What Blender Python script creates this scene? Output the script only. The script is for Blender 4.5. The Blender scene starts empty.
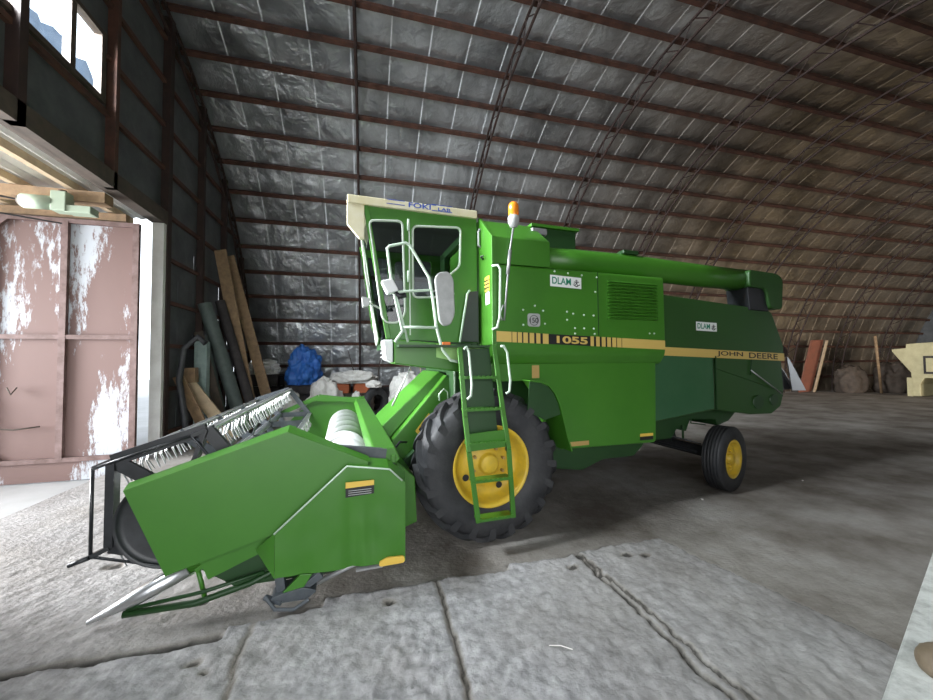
import bpy, bmesh, math, random
from mathutils import Vector, Matrix, noise
random.seed(7)
PI = math.pi
scene = bpy.context.scene
COL = scene.collection

# ------------------------------------------------------------------ materials
def mat(name, color, rough=0.5, metal=0.0, noise_scale=0, noise_amt=0.0, color2=None, bump=0.0, bump_scale=40, coat=0.0, spec=0.5, detail=6, thresh=None):
    m = bpy.data.materials.new(name); m.use_nodes = True
    nt = m.node_tree; b = nt.nodes['Principled BSDF']
    b.inputs['Base Color'].default_value = (*color, 1)
    b.inputs['Roughness'].default_value = rough
    b.inputs['Metallic'].default_value = metal
    b.inputs['Coat Weight'].default_value = coat
    b.inputs['Coat Roughness'].default_value = 0.15
    b.inputs['Specular IOR Level'].default_value = spec
    tc = nt.nodes.new('ShaderNodeTexCoord')
    if color2 is not None:
        n = nt.nodes.new('ShaderNodeTexNoise'); n.inputs['Scale'].default_value = noise_scale or 5
        n.inputs['Detail'].default_value = detail; n.inputs['Roughness'].default_value = .65
        r = nt.nodes.new('ShaderNodeValToRGB')
        lo, hi = thresh or (.35, .7)
        r.color_ramp.elements[0].position = lo; r.color_ramp.elements[1].position = hi
        r.color_ramp.elements[0].color = (*color, 1); r.color_ramp.elements[1].color = (*color2, 1)
        nt.links.new(tc.outputs['Object'], n.inputs['Vector']); nt.links.new(n.outputs['Fac'], r.inputs['Fac'])
        nt.links.new(r.outputs['Color'], b.inputs['Base Color'])
    if bump:
        n2 = nt.nodes.new('ShaderNodeTexNoise'); n2.inputs['Scale'].default_value = bump_scale; n2.inputs['Detail'].default_value = 5
        bp = nt.nodes.new('ShaderNodeBump'); bp.inputs['Strength'].default_value = bump; bp.inputs['Distance'].default_value = .02
        nt.links.new(tc.outputs['Object'], n2.inputs['Vector']); nt.links.new(n2.outputs['Fac'], bp.inputs['Height'])
        nt.links.new(bp.outputs['Normal'], b.inputs['Normal'])
    return m

M = {}
M['green'] = mat('green_paint', (.040, .165, .012), .42, coat=.12, color2=(.052, .195, .016), noise_scale=1.3, bump=.03, bump_scale=3)
M['green_dark'] = mat('green_paint_dark', (.010, .045, .010), .45, color2=(.016, .058, .013), noise_scale=3)  # darker green for the inner and lower parts
M['green_shiny'] = mat('green_gloss_door', (.035, .115, .05), .16, coat=.6, color2=(.045, .13, .06), noise_scale=2, bump=.05, bump_scale=2.5)
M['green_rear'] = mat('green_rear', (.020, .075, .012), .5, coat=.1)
M['yellow'] = mat('yellow_rim', (.78, .52, .03), .45, color2=(.55, .38, .05), noise_scale=6)
M['gold'] = mat('gold_stripe', (.62, .44, .12), .4)
M['black'] = mat('black_paint', (.012, .013, .015), .4, color2=(.03, .032, .036), noise_scale=6)
M['slate'] = mat('slate_steel', (.05, .06, .07), .45, color2=(.09, .1, .11), noise_scale=8)
M['rubber'] = mat('rubber', (.016, .017, .02), .6, color2=(.045, .045, .047), noise_scale=4, bump=.2, bump_scale=30)
M['cream'] = mat('cream_roof', (.62, .56, .34), .55, color2=(.7, .66, .5), noise_scale=5)
M['white'] = mat('white_paint', (.75, .77, .76), .45)
M['trim'] = mat('window_seal', (.5, .56, .48), .45)
M['rail'] = mat('pale_rail', (.5, .62, .5), .35)
M['steel'] = mat('bright_steel', (.62, .63, .64), .32, metal=.9)
M['galv'] = mat('dull_steel', (.42, .43, .43), .45, metal=.6, color2=(.3, .3, .3), noise_scale=9)
M['auger'] = mat('auger_steel', (.55, .55, .55), .5, metal=.3)
M['mirror'] = mat('mirror_back', (.42, .43, .42), .5, color2=(.3, .31, .3), noise_scale=10)
M['amber'] = mat('amber_lens', (.95, .33, .03), .15, coat=.5)
M['amber'].node_tree.nodes['Principled BSDF'].inputs['Transmission Weight'].default_value = .35
M['orange'] = mat('orange_reflector', (.9, .2, .03), .4)
M['blue_ink'] = mat('blue_ink', (.03, .08, .4), .5)
M['green_ink'] = mat('green_ink', (.01, .22, .12), .5)
M['black_ink'] = mat('black_ink', (.01, .01, .01), .5)
M['sticker'] = mat('white_sticker', (.8, .82, .8), .4)
M['sticker_y'] = mat('yellow_sticker', (.75, .5, .08), .4)
M['sticker_tan'] = mat('tan_sticker', (.45, .3, .1), .5)
M['rust'] = mat('rusty_steel', (.11, .045, .028), .75, color2=(.045, .022, .016), noise_scale=4, bump=.15)
M['rust_dark'] = mat('dark_rusty_steel', (.045, .022, .017), .75, color2=(.02, .012, .01), noise_scale=4)
M['door'] = mat('door_red', (.32, .17, .14), .7, bump=.1, bump_scale=8)
M['wood'] = mat('old_wood', (.34, .22, .12), .75, color2=(.2, .13, .075), noise_scale=7, bump=.1)
M['wood_light'] = mat('pale_wood', (.55, .42, .27), .75, color2=(.4, .3, .2), noise_scale=7)
M['wood_dark'] = mat('dark_wood', (.09, .065, .05), .8, color2=(.05, .04, .03), noise_scale=6)
M['tin'] = mat('roof_tin', (.75, .74, .7), .6, color2=(.6, .58, .54), noise_scale=3)
M['greytube'] = mat('grey_green_tube', (.12, .15, .14), .6, color2=(.07, .09, .08), noise_scale=4)
M['paletube'] = mat('pale_green_tin', (.32, .4, .38), .6, color2=(.2, .27, .25), noise_scale=4)
M['sack'] = mat('white_sack', (.82, .80, .76), .7, color2=(.62, .6, .56), noise_scale=4, bump=.5, bump_scale=9)
M['blue'] = mat('blue_tarp', (.025, .12, .48), .5, color2=(.05, .22, .65), noise_scale=3, bump=.6, bump_scale=6)
M['crate'] = mat('orange_crate', (.6, .16, .06), .6)
M['dark'] = mat('dark_stuff', (.03, .027, .027), .8, color2=(.06, .05, .05), noise_scale=5)
M['plank_red'] = mat('red_brown_board', (.3, .1, .06), .7, color2=(.2, .08, .05), noise_scale=3)
M['cream_machine'] = mat('cream_machine', (.62, .56, .33), .55, color2=(.5, .44, .25), noise_scale=3)
M['plaster'] = mat('white_plaster', (.52, .53, .50), .8, color2=(.28, .28, .26), noise_scale=14, bump=.3, bump_scale=25, thresh=(.45, .75))
M['brown'] = mat('brown_stone', (.16, .12, .08), .6, color2=(.24, .19, .13), noise_scale=6)
M['seat'] = mat('seat_fabric', (.05, .05, .05), .8)
M['hill'] = mat('hillside', (.10, .14, .2), .9, color2=(.16, .2, .26), noise_scale=1.5)
M['ground'] = mat('outside_ground', (.40, .40, .40), .9, color2=(.32, .32, .31), noise_scale=1)
M['motor'] = mat('motor_green', (.3, .36, .27), .55)
M['netting'] = mat('dark_mesh', (.03, .035, .035), .6)
M['concrete'] = mat('raw_concrete', (.4, .39, .37), .85, color2=(.3, .29, .28), noise_scale=4)

def glass(name, tint, mixg=.12):
    m = bpy.data.materials.new(name); m.use_nodes = True; nt = m.node_tree; nt.nodes.clear()
    o = nt.nodes.new('ShaderNodeOutputMaterial'); mx = nt.nodes.new('ShaderNodeMixShader')
    t = nt.nodes.new('ShaderNodeBsdfTransparent'); g = nt.nodes.new('ShaderNodeBsdfGlossy')
    t.inputs['Color'].default_value = (*tint, 1); g.inputs['Roughness'].default_value = .05
    fr = nt.nodes.new('ShaderNodeLayerWeight'); pw = nt.nodes.new('ShaderNodeMath'); pw.operation = 'POWER'; pw.inputs[1].default_value = 5
    ad = nt.nodes.new('ShaderNodeMath'); ad.operation = 'ADD'; ad.inputs[1].default_value = mixg * .4
    nt.links.new(fr.outputs['Facing'], pw.inputs[0]); nt.links.new(pw.outputs[0], ad.inputs[0]); nt.links.new(ad.outputs[0], mx.inputs[0])
    nt.links.new(t.outputs[0], mx.inputs[1]); nt.links.new(g.outputs[0], mx.inputs[2]); nt.links.new(mx.outputs[0], o.inputs[0])
    return m
M['glass'] = glass('tinted_glass', (.30, .34, .33))
M['glass_clear'] = glass('window_glass', (.85, .9, .92), .05)

# door paint: red-brown steel with white flaking patches
def door_mat():
    m = M['door']; nt = m.node_tree; b = nt.nodes['Principled BSDF']
    tc = nt.nodes.new('ShaderNodeTexCoord'); mp = nt.nodes.new('ShaderNodeMapping'); mp.inputs['Scale'].default_value = (1.6, 1, .42)
    n1 = nt.nodes.new('ShaderNodeTexNoise'); n1.inputs['Scale'].default_value = .85; n1.inputs['Detail'].default_value = 3
    n2 = nt.nodes.new('ShaderNodeTexNoise'); n2.inputs['Scale'].default_value = 9; n2.inputs['Detail'].default_value = 8; n2.inputs['Roughness'].default_value = .75
    ad = nt.nodes.new('ShaderNodeMath'); ad.operation = 'MULTIPLY_ADD'; ad.inputs[1].default_value = 1.6
    r = nt.nodes.new('ShaderNodeValToRGB'); r.color_ramp.elements[0].position = .69; r.color_ramp.elements[1].position = .74
    mr = nt.nodes.new('ShaderNodeMath'); mr.operation = 'MULTIPLY'; mr.inputs[1].default_value = .5
    mx = nt.nodes.new('ShaderNodeMix'); mx.data_type = 'RGBA'
    mx.inputs['A'].default_value = (.15, .088, .076, 1); mx.inputs['B'].default_value = (.42, .44, .47, 1)
    L = nt.links.new
    L(tc.outputs['Object'], mp.inputs[0]); L(mp.outputs[0], n1.inputs[0]); L(mp.outputs[0], n2.inputs[0])
    L(n1.outputs['Fac'], ad.inputs[0]); L(n2.outputs['Fac'], ad.inputs[2]); L(ad.outputs[0], mr.inputs[0]); L(mr.outputs[0], r.inputs['Fac'])
    L(r.outputs['Color'], mx.inputs['Factor']); L(mx.outputs['Result'], b.inputs['Base Color'])
door_mat()

SX0, SDX = -4.18, 0.9425      # foil seams: start and spacing along the hall
def foil_mat():
    m = mat('foil_insulation', (.42, .44, .47), .30, metal=.78); nt = m.node_tree; b = nt.nodes['Principled BSDF']; L = nt.links.new
    tc = nt.nodes.new('ShaderNodeTexCoord')
    n1 = nt.nodes.new('ShaderNodeTexNoise'); n1.inputs['Scale'].default_value = 1.9; n1.inputs['Detail'].default_value = 4; n1.inputs['Roughness'].default_value = .6; n1.inputs['Distortion'].default_value = .25
    vo = nt.nodes.new('ShaderNodeTexVoronoi'); vo.inputs['Scale'].default_value = 3.5; vo.feature = 'SMOOTH_F1'
    ad = nt.nodes.new('ShaderNodeMath'); ad.operation = 'MULTIPLY_ADD'; ad.inputs[1].default_value = .35
    bp = nt.nodes.new('ShaderNodeBump'); bp.inputs['Strength'].default_value = .62; bp.inputs['Distance'].default_value = .11
    L(tc.outputs['Object'], n1.inputs[0]); L(tc.outputs['Object'], vo.inputs['Vector']); L(vo.outputs['Distance'], ad.inputs[0]); L(n1.outputs['Fac'], ad.inputs[2])
    L(ad.outputs[0], bp.inputs['Height']); L(bp.outputs['Normal'], b.inputs['Normal'])
    # seam lines and stains
    sp = nt.nodes.new('ShaderNodeSeparateXYZ'); L(tc.outputs['Object'], sp.inputs[0])
    s = nt.nodes.new('ShaderNodeMath'); s.operation = 'SUBTRACT'; s.inputs[1].default_value = SX0; L(sp.outputs['X'], s.inputs[0])
    w = nt.nodes.new('ShaderNodeMath'); w.operation = 'PINGPONG'; w.inputs[1].default_value = SDX / 2; L(s.outputs[0], w.inputs[0])
    lt = nt.nodes.new('ShaderNodeMath'); lt.operation = 'LESS_THAN'; lt.inputs[1].default_value = .016; L(w.outputs[0], lt.inputs[0])
    n2 = nt.nodes.new('ShaderNodeTexNoise'); n2.inputs['Scale'].default_value = .55; n2.inputs['Detail'].default_value = 8
    r = nt.nodes.new('ShaderNodeValToRGB'); r.color_ramp.elements[0].position = .35; r.color_ramp.elements[1].position = .62
    r.color_ramp.elements[0].color = (.30, .31, .32, 1); r.color_ramp.elements[1].color = (.74, .77, .80, 1)
    L(tc.outputs['Object'], n2.inputs[0]); L(n2.outputs['Fac'], r.inputs['Fac'])
    mx = nt.nodes.new('ShaderNodeMix'); mx.data_type = 'RGBA'; mx.inputs['B'].default_value = (.9, .92, .95, 1)
    iv = nt.nodes.new('ShaderNodeMath'); iv.operation = 'MULTIPLY_ADD'; iv.inputs[1].default_value = -.78; iv.inputs[2].default_value = .78; L(lt.outputs[0], iv.inputs[0]); L(iv.outputs[0], b.inputs['Metallic'])
    L(lt.outputs[0], mx.inputs['Factor']); L(r.outputs['Color'], mx.inputs['A'])
    # dimmer, warmer light towards the far end, painted into the foil colour
    mr = nt.nodes.new('ShaderNodeMapRange'); mr.inputs['From Min'].default_value = 4; mr.inputs['From Max'].default_value = 14
    L(sp.outputs['X'], mr.inputs['Value'])
    m2 = nt.nodes.new('ShaderNodeMix'); m2.data_type = 'RGBA'; m2.blend_type = 'MULTIPLY'; m2.inputs['B'].default_value = (.70, .55, .40, 1)
    L(mr.outputs[0], m2.inputs['Factor']); L(mx.outputs['Result'], m2.inputs['A']); L(m2.outputs['Result'], b.inputs['Base Color'])
    return m
M['foil'] = foil_mat()

def sheet_mat():
    return mat('wall_sheet', (.07, .075, .078), .55, metal=.2, color2=(.13, .135, .14), noise_scale=2.2, bump=.3, bump_scale=3)
M['sheet'] = sheet_mat()

def floor_mat():
    m = mat('concrete_floor', (.3, .29, .28), .85, spec=.25); nt = m.node_tree; b = nt.nodes['Principled BSDF']; L = nt.links.new
    tc = nt.nodes.new('ShaderNodeTexCoord'); sp = nt.nodes.new('ShaderNodeSeparateXYZ'); L(tc.outputs['Object'], sp.inputs[0])
    n1 = nt.nodes.new('ShaderNodeTexNoise'); n1.inputs['Scale'].default_value = .9; n1.inputs['Detail'].default_value = 9; n1.inputs['Roughness'].default_value = .65
    L(tc.outputs['Object'], n1.inputs[0])
    r = nt.nodes.new('ShaderNodeValToRGB'); r.color_ramp.elements[0].position = .35; r.color_ramp.elements[1].position = .65
    r.color_ramp.elements[0].color = (.13, .11, .092, 1); r.color_ramp.elements[1].color = (.33, .31, .285, 1)
    L(n1.outputs['Fac'], r.inputs['Fac'])
    n3 = nt.nodes.new('ShaderNodeTexNoise'); n3.inputs['Scale'].default_value = 14; n3.inputs['Detail'].default_value = 8
    L(tc.outputs['Object'], n3.inputs[0])
    r3 = nt.nodes.new('ShaderNodeValToRGB'); r3.color_ramp.elements[0].position = .3; r3.color_ramp.elements[1].position = .7
    r3.color_ramp.elements[0].color = (.22, .215, .218, 1); r3.color_ramp.elements[1].color = (.42, .41, .412, 1); L(n3.outputs['Fac'], r3.inputs['Fac'])
    # concrete (vertex attribute marks slabs and the paler left floor)
    at = nt.nodes.new('ShaderNodeAttribute'); at.attribute_name = 'concrete'
    mx = nt.nodes.new('ShaderNodeMix'); mx.data_type = 'RGBA'
    L(at.outputs['Fac'], mx.inputs['Factor']); L(r.outputs['Color'], mx.inputs['A']); L(r3.outputs['Color'], mx.inputs['B'])
    dk = nt.nodes.new('ShaderNodeMapRange'); dk.inputs['From Min'].default_value = -.5; dk.inputs['From Max'].default_value = 0.0; dk.inputs['To Min'].default_value = .22; dk.inputs['To Max'].default_value = 1
    L(at.outputs['Fac'], dk.inputs['Value'])
    vm = nt.nodes.new('ShaderNodeVectorMath'); vm.operation = 'SCALE'; L(mx.outputs['Result'], vm.inputs[0]); L(dk.outputs[0], vm.inputs['Scale']); L(vm.outputs[0], b.inputs['Base Color'])
    n4 = nt.nodes.new('ShaderNodeTexNoise'); n4.inputs['Scale'].default_value = 34; n4.inputs['Detail'].default_value = 6
    mp = nt.nodes.new('ShaderNodeMapping'); mp.inputs['Scale'].default_value = (.8, 1, 1)
    L(tc.outputs['Object'], mp.inputs[0]); L(mp.outputs[0], n4.inputs[0])
    bp = nt.nodes.new('ShaderNodeBump'); bp.inputs['Strength'].default_value = .5; bp.inputs['Distance'].default_value = .02
    L(n4.outputs['Fac'], bp.inputs['Height']); L(bp.outputs['Normal'], b.inputs['Normal'])
    return m
M['floor'] = floor_mat()

# ------------------------------------------------------------------ mesh builder
class MB:
    def __init__(s): s.v = []; s.f = []; s.sm = []
    def add(s, vs, fs, smooth=False):
        o = len(s.v); s.v += [tuple(v) for v in vs]; s.f += [tuple(i + o for i in f) for f in fs]; s.sm += [smooth] * len(fs); return s
    def box(s, lo, hi):
        x0, y0, z0 = lo; x1, y1, z1 = hi
        return s.add([(x0,y0,z0),(x1,y0,z0),(x1,y1,z0),(x0,y1,z0),(x0,y0,z1),(x1,y0,z1),(x1,y1,z1),(x0,y1,z1)],
                     [(0,3,2,1),(4,5,6,7),(0,1,5,4),(1,2,6,5),(2,3,7,6),(3,0,4,7)])
    def beam(s, p, q, w, h, up=(0,0,1)):
        p, q = Vector(p), Vector(q); d = (q - p).normalized(); up = Vector(up)
        if abs(d.dot(up)) > .98: up = Vector((0,1,0))
        a = d.cross(up).normalized(); b = a.cross(d).normalized()
        vs = [e + a*i*w/2 + b*j*h/2 for e in (p, q) for i, j in ((-1,-1),(1,-1),(1,1),(-1,1))]
        return s.add(vs, [(3,2,1,0),(4,5,6,7),(0,1,5,4),(1,2,6,5),(2,3,7,6),(3,0,4,7)])
    def prism(s, poly, y0, y1):            # polygon in x,z pushed along y
        n = len(poly)
        a = sum(poly[i][0]*poly[(i+1)%n][1] - poly[(i+1)%n][0]*poly[i][1] for i in range(n))
        if a < 0: poly = poly[::-1]
        if y1 < y0: y0, y1 = y1, y0
        vs = [(x, y0, z) for x, z in poly] + [(x, y1, z) for x, z in poly]
        return s.add(vs, [tuple(range(n)), tuple(range(2*n-1, n-1, -1))] + [(i+n, (i+1)%n+n, (i+1)%n, i) for i in range(n)])
    def prismx(s, poly, x0, x1):           # polygon in y,z pushed along x
        n = len(poly)
        a = sum(poly[i][0]*poly[(i+1)%n][1] - poly[(i+1)%n][0]*poly[i][1] for i in range(n))
        if a < 0: poly = poly[::-1]
        vs = [(x0, y, z) for y, z in poly] + [(x1, y, z) for y, z in poly]
        return s.add(vs, [tuple(range(n-1,-1,-1)), tuple(range(n, 2*n))] + [(i, (i+1)%n, (i+1)%n+n, i+n) for i in range(n)])
    def tube(s, pts, r, n=8, closed=False, caps=True):
        pts = [Vector(p) for p in pts]; m = len(pts); o = len(s.v); prev = None
        rr = r if isinstance(r, (list, tuple)) else [r]*m
        for i, p in enumerate(pts):
            if closed: d = pts[(i+1) % m] - pts[i-1]
            elif i == 0: d = pts[1] - p
            elif i == m-1: d = p - pts[i-1]
            else: d = (pts[i+1]-p).normalized() + (p-pts[i-1]).normalized()
            d.normalize()
            if prev is None:
                u = Vector((0,0,1)) if abs(d.z) < .9 else Vector((0,1,0))
            else: u = prev
            a = (u - d*u.dot(d)).normalized(); prev = a; b = d.cross(a)
            s.v += [tuple(p + (a*math.cos(2*PI*k/n) + b*math.sin(2*PI*k/n))*rr[i]) for k in range(n)]
        for i in range(m if closed else m-1):
            j = (i+1) % m
            for k in range(n):
                s.f.append((o+i*n+k, o+i*n+(k+1)%n, o+j*n+(k+1)%n, o+j*n+k)); s.sm.append(n > 5)
        if caps and not closed:
            s.f.append(tuple(o+k for k in range(n-1,-1,-1))); s.sm.append(False)
            s.f.append(tuple(o+(m-1)*n+k for k in range(n))); s.sm.append(False)
        return s
    def lathe(s, prof, n=48, axis='y', c=(0,0,0), smooth=True):   # prof: (radius, along)
        o = len(s.v)
        for r, t in prof:
            for k in range(n):
                a = 2*PI*k/n; u, w = r*math.cos(a), r*math.sin(a)
                p = {'y': (u, t, w), 'z': (u, w, t), 'x': (t, u, w)}[axis]
                s.v.append((p[0]+c[0], p[1]+c[1], p[2]+c[2]))
        for i in range(len(prof)-1):
            for k in range(n):
                s.f.append((o+i*n+k, o+i*n+(k+1)%n, o+(i+1)*n+(k+1)%n, o+(i+1)*n+k)); s.sm.append(smooth)
        return s
    def disc(s, c, r, n=24, axis='y'):
        o = len(s.v)
        for k in range(n):
            a = 2*PI*k/n; u, w = r*math.cos(a), r*math.sin(a)
            p = {'y': (u, 0, w), 'z': (u, w, 0), 'x': (0, u, w)}[axis]
            s.v.append((p[0]+c[0], p[1]+c[1], p[2]+c[2]))
        s.f.append(tuple(o+k for k in range(n))); s.sm.append(False); return s
    def build(s, name, m, parent=None, bevel=0, bseg=2, recalc=True, kind=None):
        me = bpy.data.meshes.new(name); me.from_pydata(s.v, [], s.f)
        for p, sm in zip(me.polygons, s.sm): p.use_smooth = sm
        if recalc:
            bm = bmesh.new(); bm.from_mesh(me); bmesh.ops.recalc_face_normals(bm, faces=bm.faces); bm.to_mesh(me); bm.free()
        if isinstance(m, str): m = M[m]
        me.materials.append(m)
        o = bpy.data.objects.new(name, me); COL.objects.link(o)
        if parent: o.parent = parent
        if bevel:
            b = o.modifiers.new('bevel', 'BEVEL'); b.width = bevel; b.segments = bseg; b.limit_method = 'ANGLE'; b.angle_limit = .6
        if kind: o['kind'] = kind
        return o

def empty(name, loc, rz=0):
    o = bpy.data.objects.new(name, None); COL.objects.link(o); o.location = loc; o.rotation_euler = (0,0,rz); o.empty_display_size = .2; return o
def tag(o, label, cat, group=None):
    o['label'] = label; o['category'] = cat
    if group: o['group'] = group
    return o
def copy_tree(o, parent=None):
    c = o.copy(); COL.objects.link(c)
    if parent: c.parent = parent
    for ch in list(o.children): copy_tree(ch, c)
    return c
def plate(outer, holes, y, th, name, m, parent, bevel=0):     # plate in x,z with holes
    bm = bmesh.new(); edges = []
    for loop in [outer] + holes:
        vs = [bm.verts.new((x, y, z)) for x, z in loop]
        edges += [bm.edges.new((vs[i], vs[(i+1) % len(vs)])) for i in range(len(vs))]
    bmesh.ops.triangle_fill(bm, use_beauty=True, use_dissolve=False, edges=edges)
    me = bpy.data.meshes.new(name)
    r = bmesh.ops.extrude_face_region(bm, geom=list(bm.faces))
    for g in r['geom']:
        if isinstance(g, bmesh.types.BMVert): g.co.y += th
    bmesh.ops.recalc_face_normals(bm, faces=bm.faces)
    bm.to_mesh(me); bm.free(); me.materials.append(M[m])
    o = bpy.data.objects.new(name, me); COL.objects.link(o); o.parent = parent
    return o
def rounded(poly, r, n=5):      # round the corners of a 2-D polygon
    out = []; k = len(poly)
    for i in range(k):
        p0, p1, p2 = Vector(poly[i-1]), Vector(poly[i]), Vector(poly[(i+1) % k])
        a = (p0-p1); b = (p2-p1); d = min(r, a.length*.45, b.length*.45)
        a = p1 + a.normalized()*d; b = p1 + b.normalized()*d
        for j in range(n+1):
            t = j/n; q = a*(1-t)**2 + p1*2*t*(1-t) + b*t*t; out.append((q.x, q.y))
    return out
def inset(poly, d):
    cx = sum(p[0] for p in poly)/len(poly); cz = sum(p[1] for p in poly)/len(poly)
    out = []
    for x, z in poly:
        v = Vector((x-cx, z-cz)); l = v.length; v *= (l-d)/l; out.append((cx+v.x, cz+v.y))
    return out
def text(s, name, m, parent, x, y, z, h, w=None, slope=0.0, bold=.0, ext=.001, flip=False):
    cu = bpy.data.curves.new('t', 'FONT'); cu.body = s; cu.size = 1; cu.extrude = 0; cu.offset = bold
    ob = bpy.data.objects.new('t', cu); COL.objects.link(ob)
    dg = bpy.context.evaluated_depsgraph_get(); me = bpy.data.meshes.new_from_object(ob.evaluated_get(dg))
    bpy.data.objects.remove(ob)
    xs = [v.co.x for v in me.vertices]; ys = [v.co.y for v in me.vertices]
    x0, x1, y0, y1 = min(xs), max(xs), min(ys), max(ys)
    sy = h/(y1-y0); sx = (w/(x1-x0)) if w else sy
    for v in me.vertices:
        X = (v.co.x-x0)*sx; Z = (v.co.y-y0)*sy
        v.co = (x + X, y, z + Z + X*slope)
    me.materials.clear(); me.materials.append(M[m]); me.name = name
    o = bpy.data.objects.new(name, me); COL.objects.link(o); o.parent = parent
    return o

# ------------------------------------------------------------------ camera
Fv = dict(f=369., pitch=.0329, roll=-.0071, yaw=.2622)
def cam():
    p, r, y = Fv['pitch'], Fv['roll'], Fv['yaw']
    F = Vector((math.sin(y)*math.cos(p), math.cos(y)*math.cos(p), math.sin(p))); R = Vector((math.cos(y), -math.sin(y), 0)); U = R.cross(F)
    R2 = R*math.cos(r) + U*math.sin(r); U2 = -R*math.sin(r) + U*math.cos(r)
    c = bpy.data.cameras.new('camera'); o = bpy.data.objects.new('camera', c); COL.objects.link(o)
    mt = Matrix((( R2.x, U2.x, -F.x, 0), (R2.y, U2.y, -F.y, 0), (R2.z, U2.z, -F.z, 1.81), (0,0,0,1)))
    o.matrix_world = mt; c.sensor_width = 36; c.lens = 36*Fv['f']/933; c.clip_start = .05; c.clip_end = 300
    scene.camera = o
cam()

# ------------------------------------------------------------------ the hall
A, B, D0 = 9.2718, 9.8776, 6.1763        # arch half width, height, centre line
XE, XF = -4.18, 33.4                      # end walls
TH = [i*PI/720 for i in range(721)]
EP = [(D0 + A*math.cos(t), B*math.sin(t)) for t in TH]
ARC = [0]
for i in range(1, len(EP)): ARC.append(ARC[-1] + math.hypot(EP[i][0]-EP[i-1][0], EP[i][1]-EP[i-1][1]))
def arch(a, off=0.0):                     # arc length from the far foot -> (y, z), off = inward offset
    a = min(max(a, 0), ARC[-1]); lo = 0; hi = len(ARC)-1
    while hi-lo > 1:
        m_ = (lo+hi)//2
        if ARC[m_] <= a: lo = m_
        else: hi = m_
    t = (a-ARC[lo])/(ARC[hi]-ARC[lo]); th = (lo+t)*PI/720
    y = D0 + A*math.cos(th); z = B*math.sin(th)
    n = Vector((math.cos(th)/A, math.sin(th)/B)).normalized()
    return y - n.x*off, z - n.y*off
A0, SP = 1.724, .8762                     # purlins
LEN = ARC[-1]

# foil-faced roof skin, pillowed between purlins and seams
def roof():
    nx = int((XF-XE)/SDX*6); na = 216; vs = []; fs = []
    GX0, GX1 = -3.4, 2.6                  # gateway in the near side, behind the camera
    for i in range(nx+1):
        x = XE + i*(XF-XE)/nx
        for j in range(na+1):
            a = LEN*j/na
            u = abs(((x-SX0)/SDX) % 1 - .5)*2; v = abs(((a-A0)/SP) % 1 - .5)*2
            pill = -.035*(1-u**4)*(1-v**4)
            nz = noise.fractal(Vector((x*1.3, a*1.3, 3)), 1, 2, 4)*.022*(1-u**6)*(1-v**6)
            y, z = arch(a, -.07 - pill + nz - (.0))
            vs.append((x, y, z))
    W_ = na+1
    for i in range(nx):
        xm = XE + (i+.5)*(XF-XE)/nx
        for j in range(na):
            a = LEN*(j+.5)/na
            y, z = arch(a)
            if y < D0 and z < 4.2 and (GX0 < xm < GX1 or 19.8 < xm < 26.2): continue  # second cut is an unseen opening, added for the far light
            fs.append((i*W_+j, i*W_+j+1, (i+1)*W_+j+1, (i+1)*W_+j))
    m = MB(); m.v = vs; m.f = fs; m.sm = [True]*len(fs)
    return m.build('ceiling', 'foil', kind='structure', recalc=False)
roof()

# purlins along the hall
k = 0
for j in range(-1, 40):
    a = A0 + SP*j
    if a < .3 or a > LEN-.3: continue
    m = MB(); y, z = arch(a, .02); y2, z2 = arch(a, .12)
    up = (0, y2-y, z2-z); ym, zm = (y+y2)/2, (z+z2)/2
    if y < D0 and z < 4.2:
        m.beam((XE, ym, zm), (-3.4, ym, zm), .11, .1, up); m.beam((2.6, ym, zm), (19.8, ym, zm), .11, .1, up); m.beam((26.2, ym, zm), (XF, ym, zm), .11, .1, up)
    else:
        m.beam((XE, ym, zm), (XF, ym, zm), .11, .1, up)
    k += 1; m.build('trim_%d' % k, 'rust', kind='structure')
# arched lattice trusses
X0R, BAY = -.2821, 3.7688
for r in range(-1, 10):
    x = X0R + r*BAY
    if r == -1: x = XE + .1
    m = MB(); N = 34
    o_ = [arch(LEN*i/N, .16) for i in range(N+1)]; i_ = [arch(LEN*(i)/N, .56) for i in range(N+1)]
    m.tube([(x, y, z) for y, z in o_], .035, 5); m.tube([(x, y, z) for y, z in i_ if z > 0], .035, 5)
    for i in range(N):
        if i_[i][1] > 0 and i_[min(i+1,N)][1] > 0:
            ymid = arch(LEN*(i+.5)/N, .16)
            m.tube([(x, *i_[i]), (x, *ymid)], .014, 4); m.tube([(x, *ymid), (x, *i_[i+1])], .014, 4)
    k += 1; m.build('trim_%d' % k, 'rust_dark', kind='structure')

# near end wall with the gateway and strip window
def zroof(y):
    q = 1 - ((y-D0)/(A+.12))**2
    return (B+.12)*math.sqrt(max(q, 0))
GY0, GY1, GZ = 3.6, 8.96, 4.72            # gateway
WY0, WY1, WZ0, WZ1 = 2.2, 7.19, 6.13, 7.12
def wall_seg(m, y0, y1, z0, z1, x0=XE-.008, x1=XE):
    n = max(1, int((y1-y0)/.3)); 
    for i in range(n):
        a, b = y0+(y1-y0)*i/n, y0+(y1-y0)*(i+1)/n
        ta, tb = min(z1, zroof(a)), min(z1, zroof(b))
        if max(ta, tb) <= z0+.01: continue
        ta, tb = max(ta, z0), max(tb, z0)
        m.prismx([(a, z0), (b, z0), (b, tb), (a, ta)], x0, x1)
m = MB()
wall_seg(m, D0-A-.12, GY0, 0, WZ0); wall_seg(m, GY0, GY1, GZ, WZ0)
wall_seg(m, D0-A, WY0, WZ0, 20); wall_seg(m, WY0, WY1, WZ1, 20); wall_seg(m, WY1, GY1, WZ0, 20)
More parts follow.
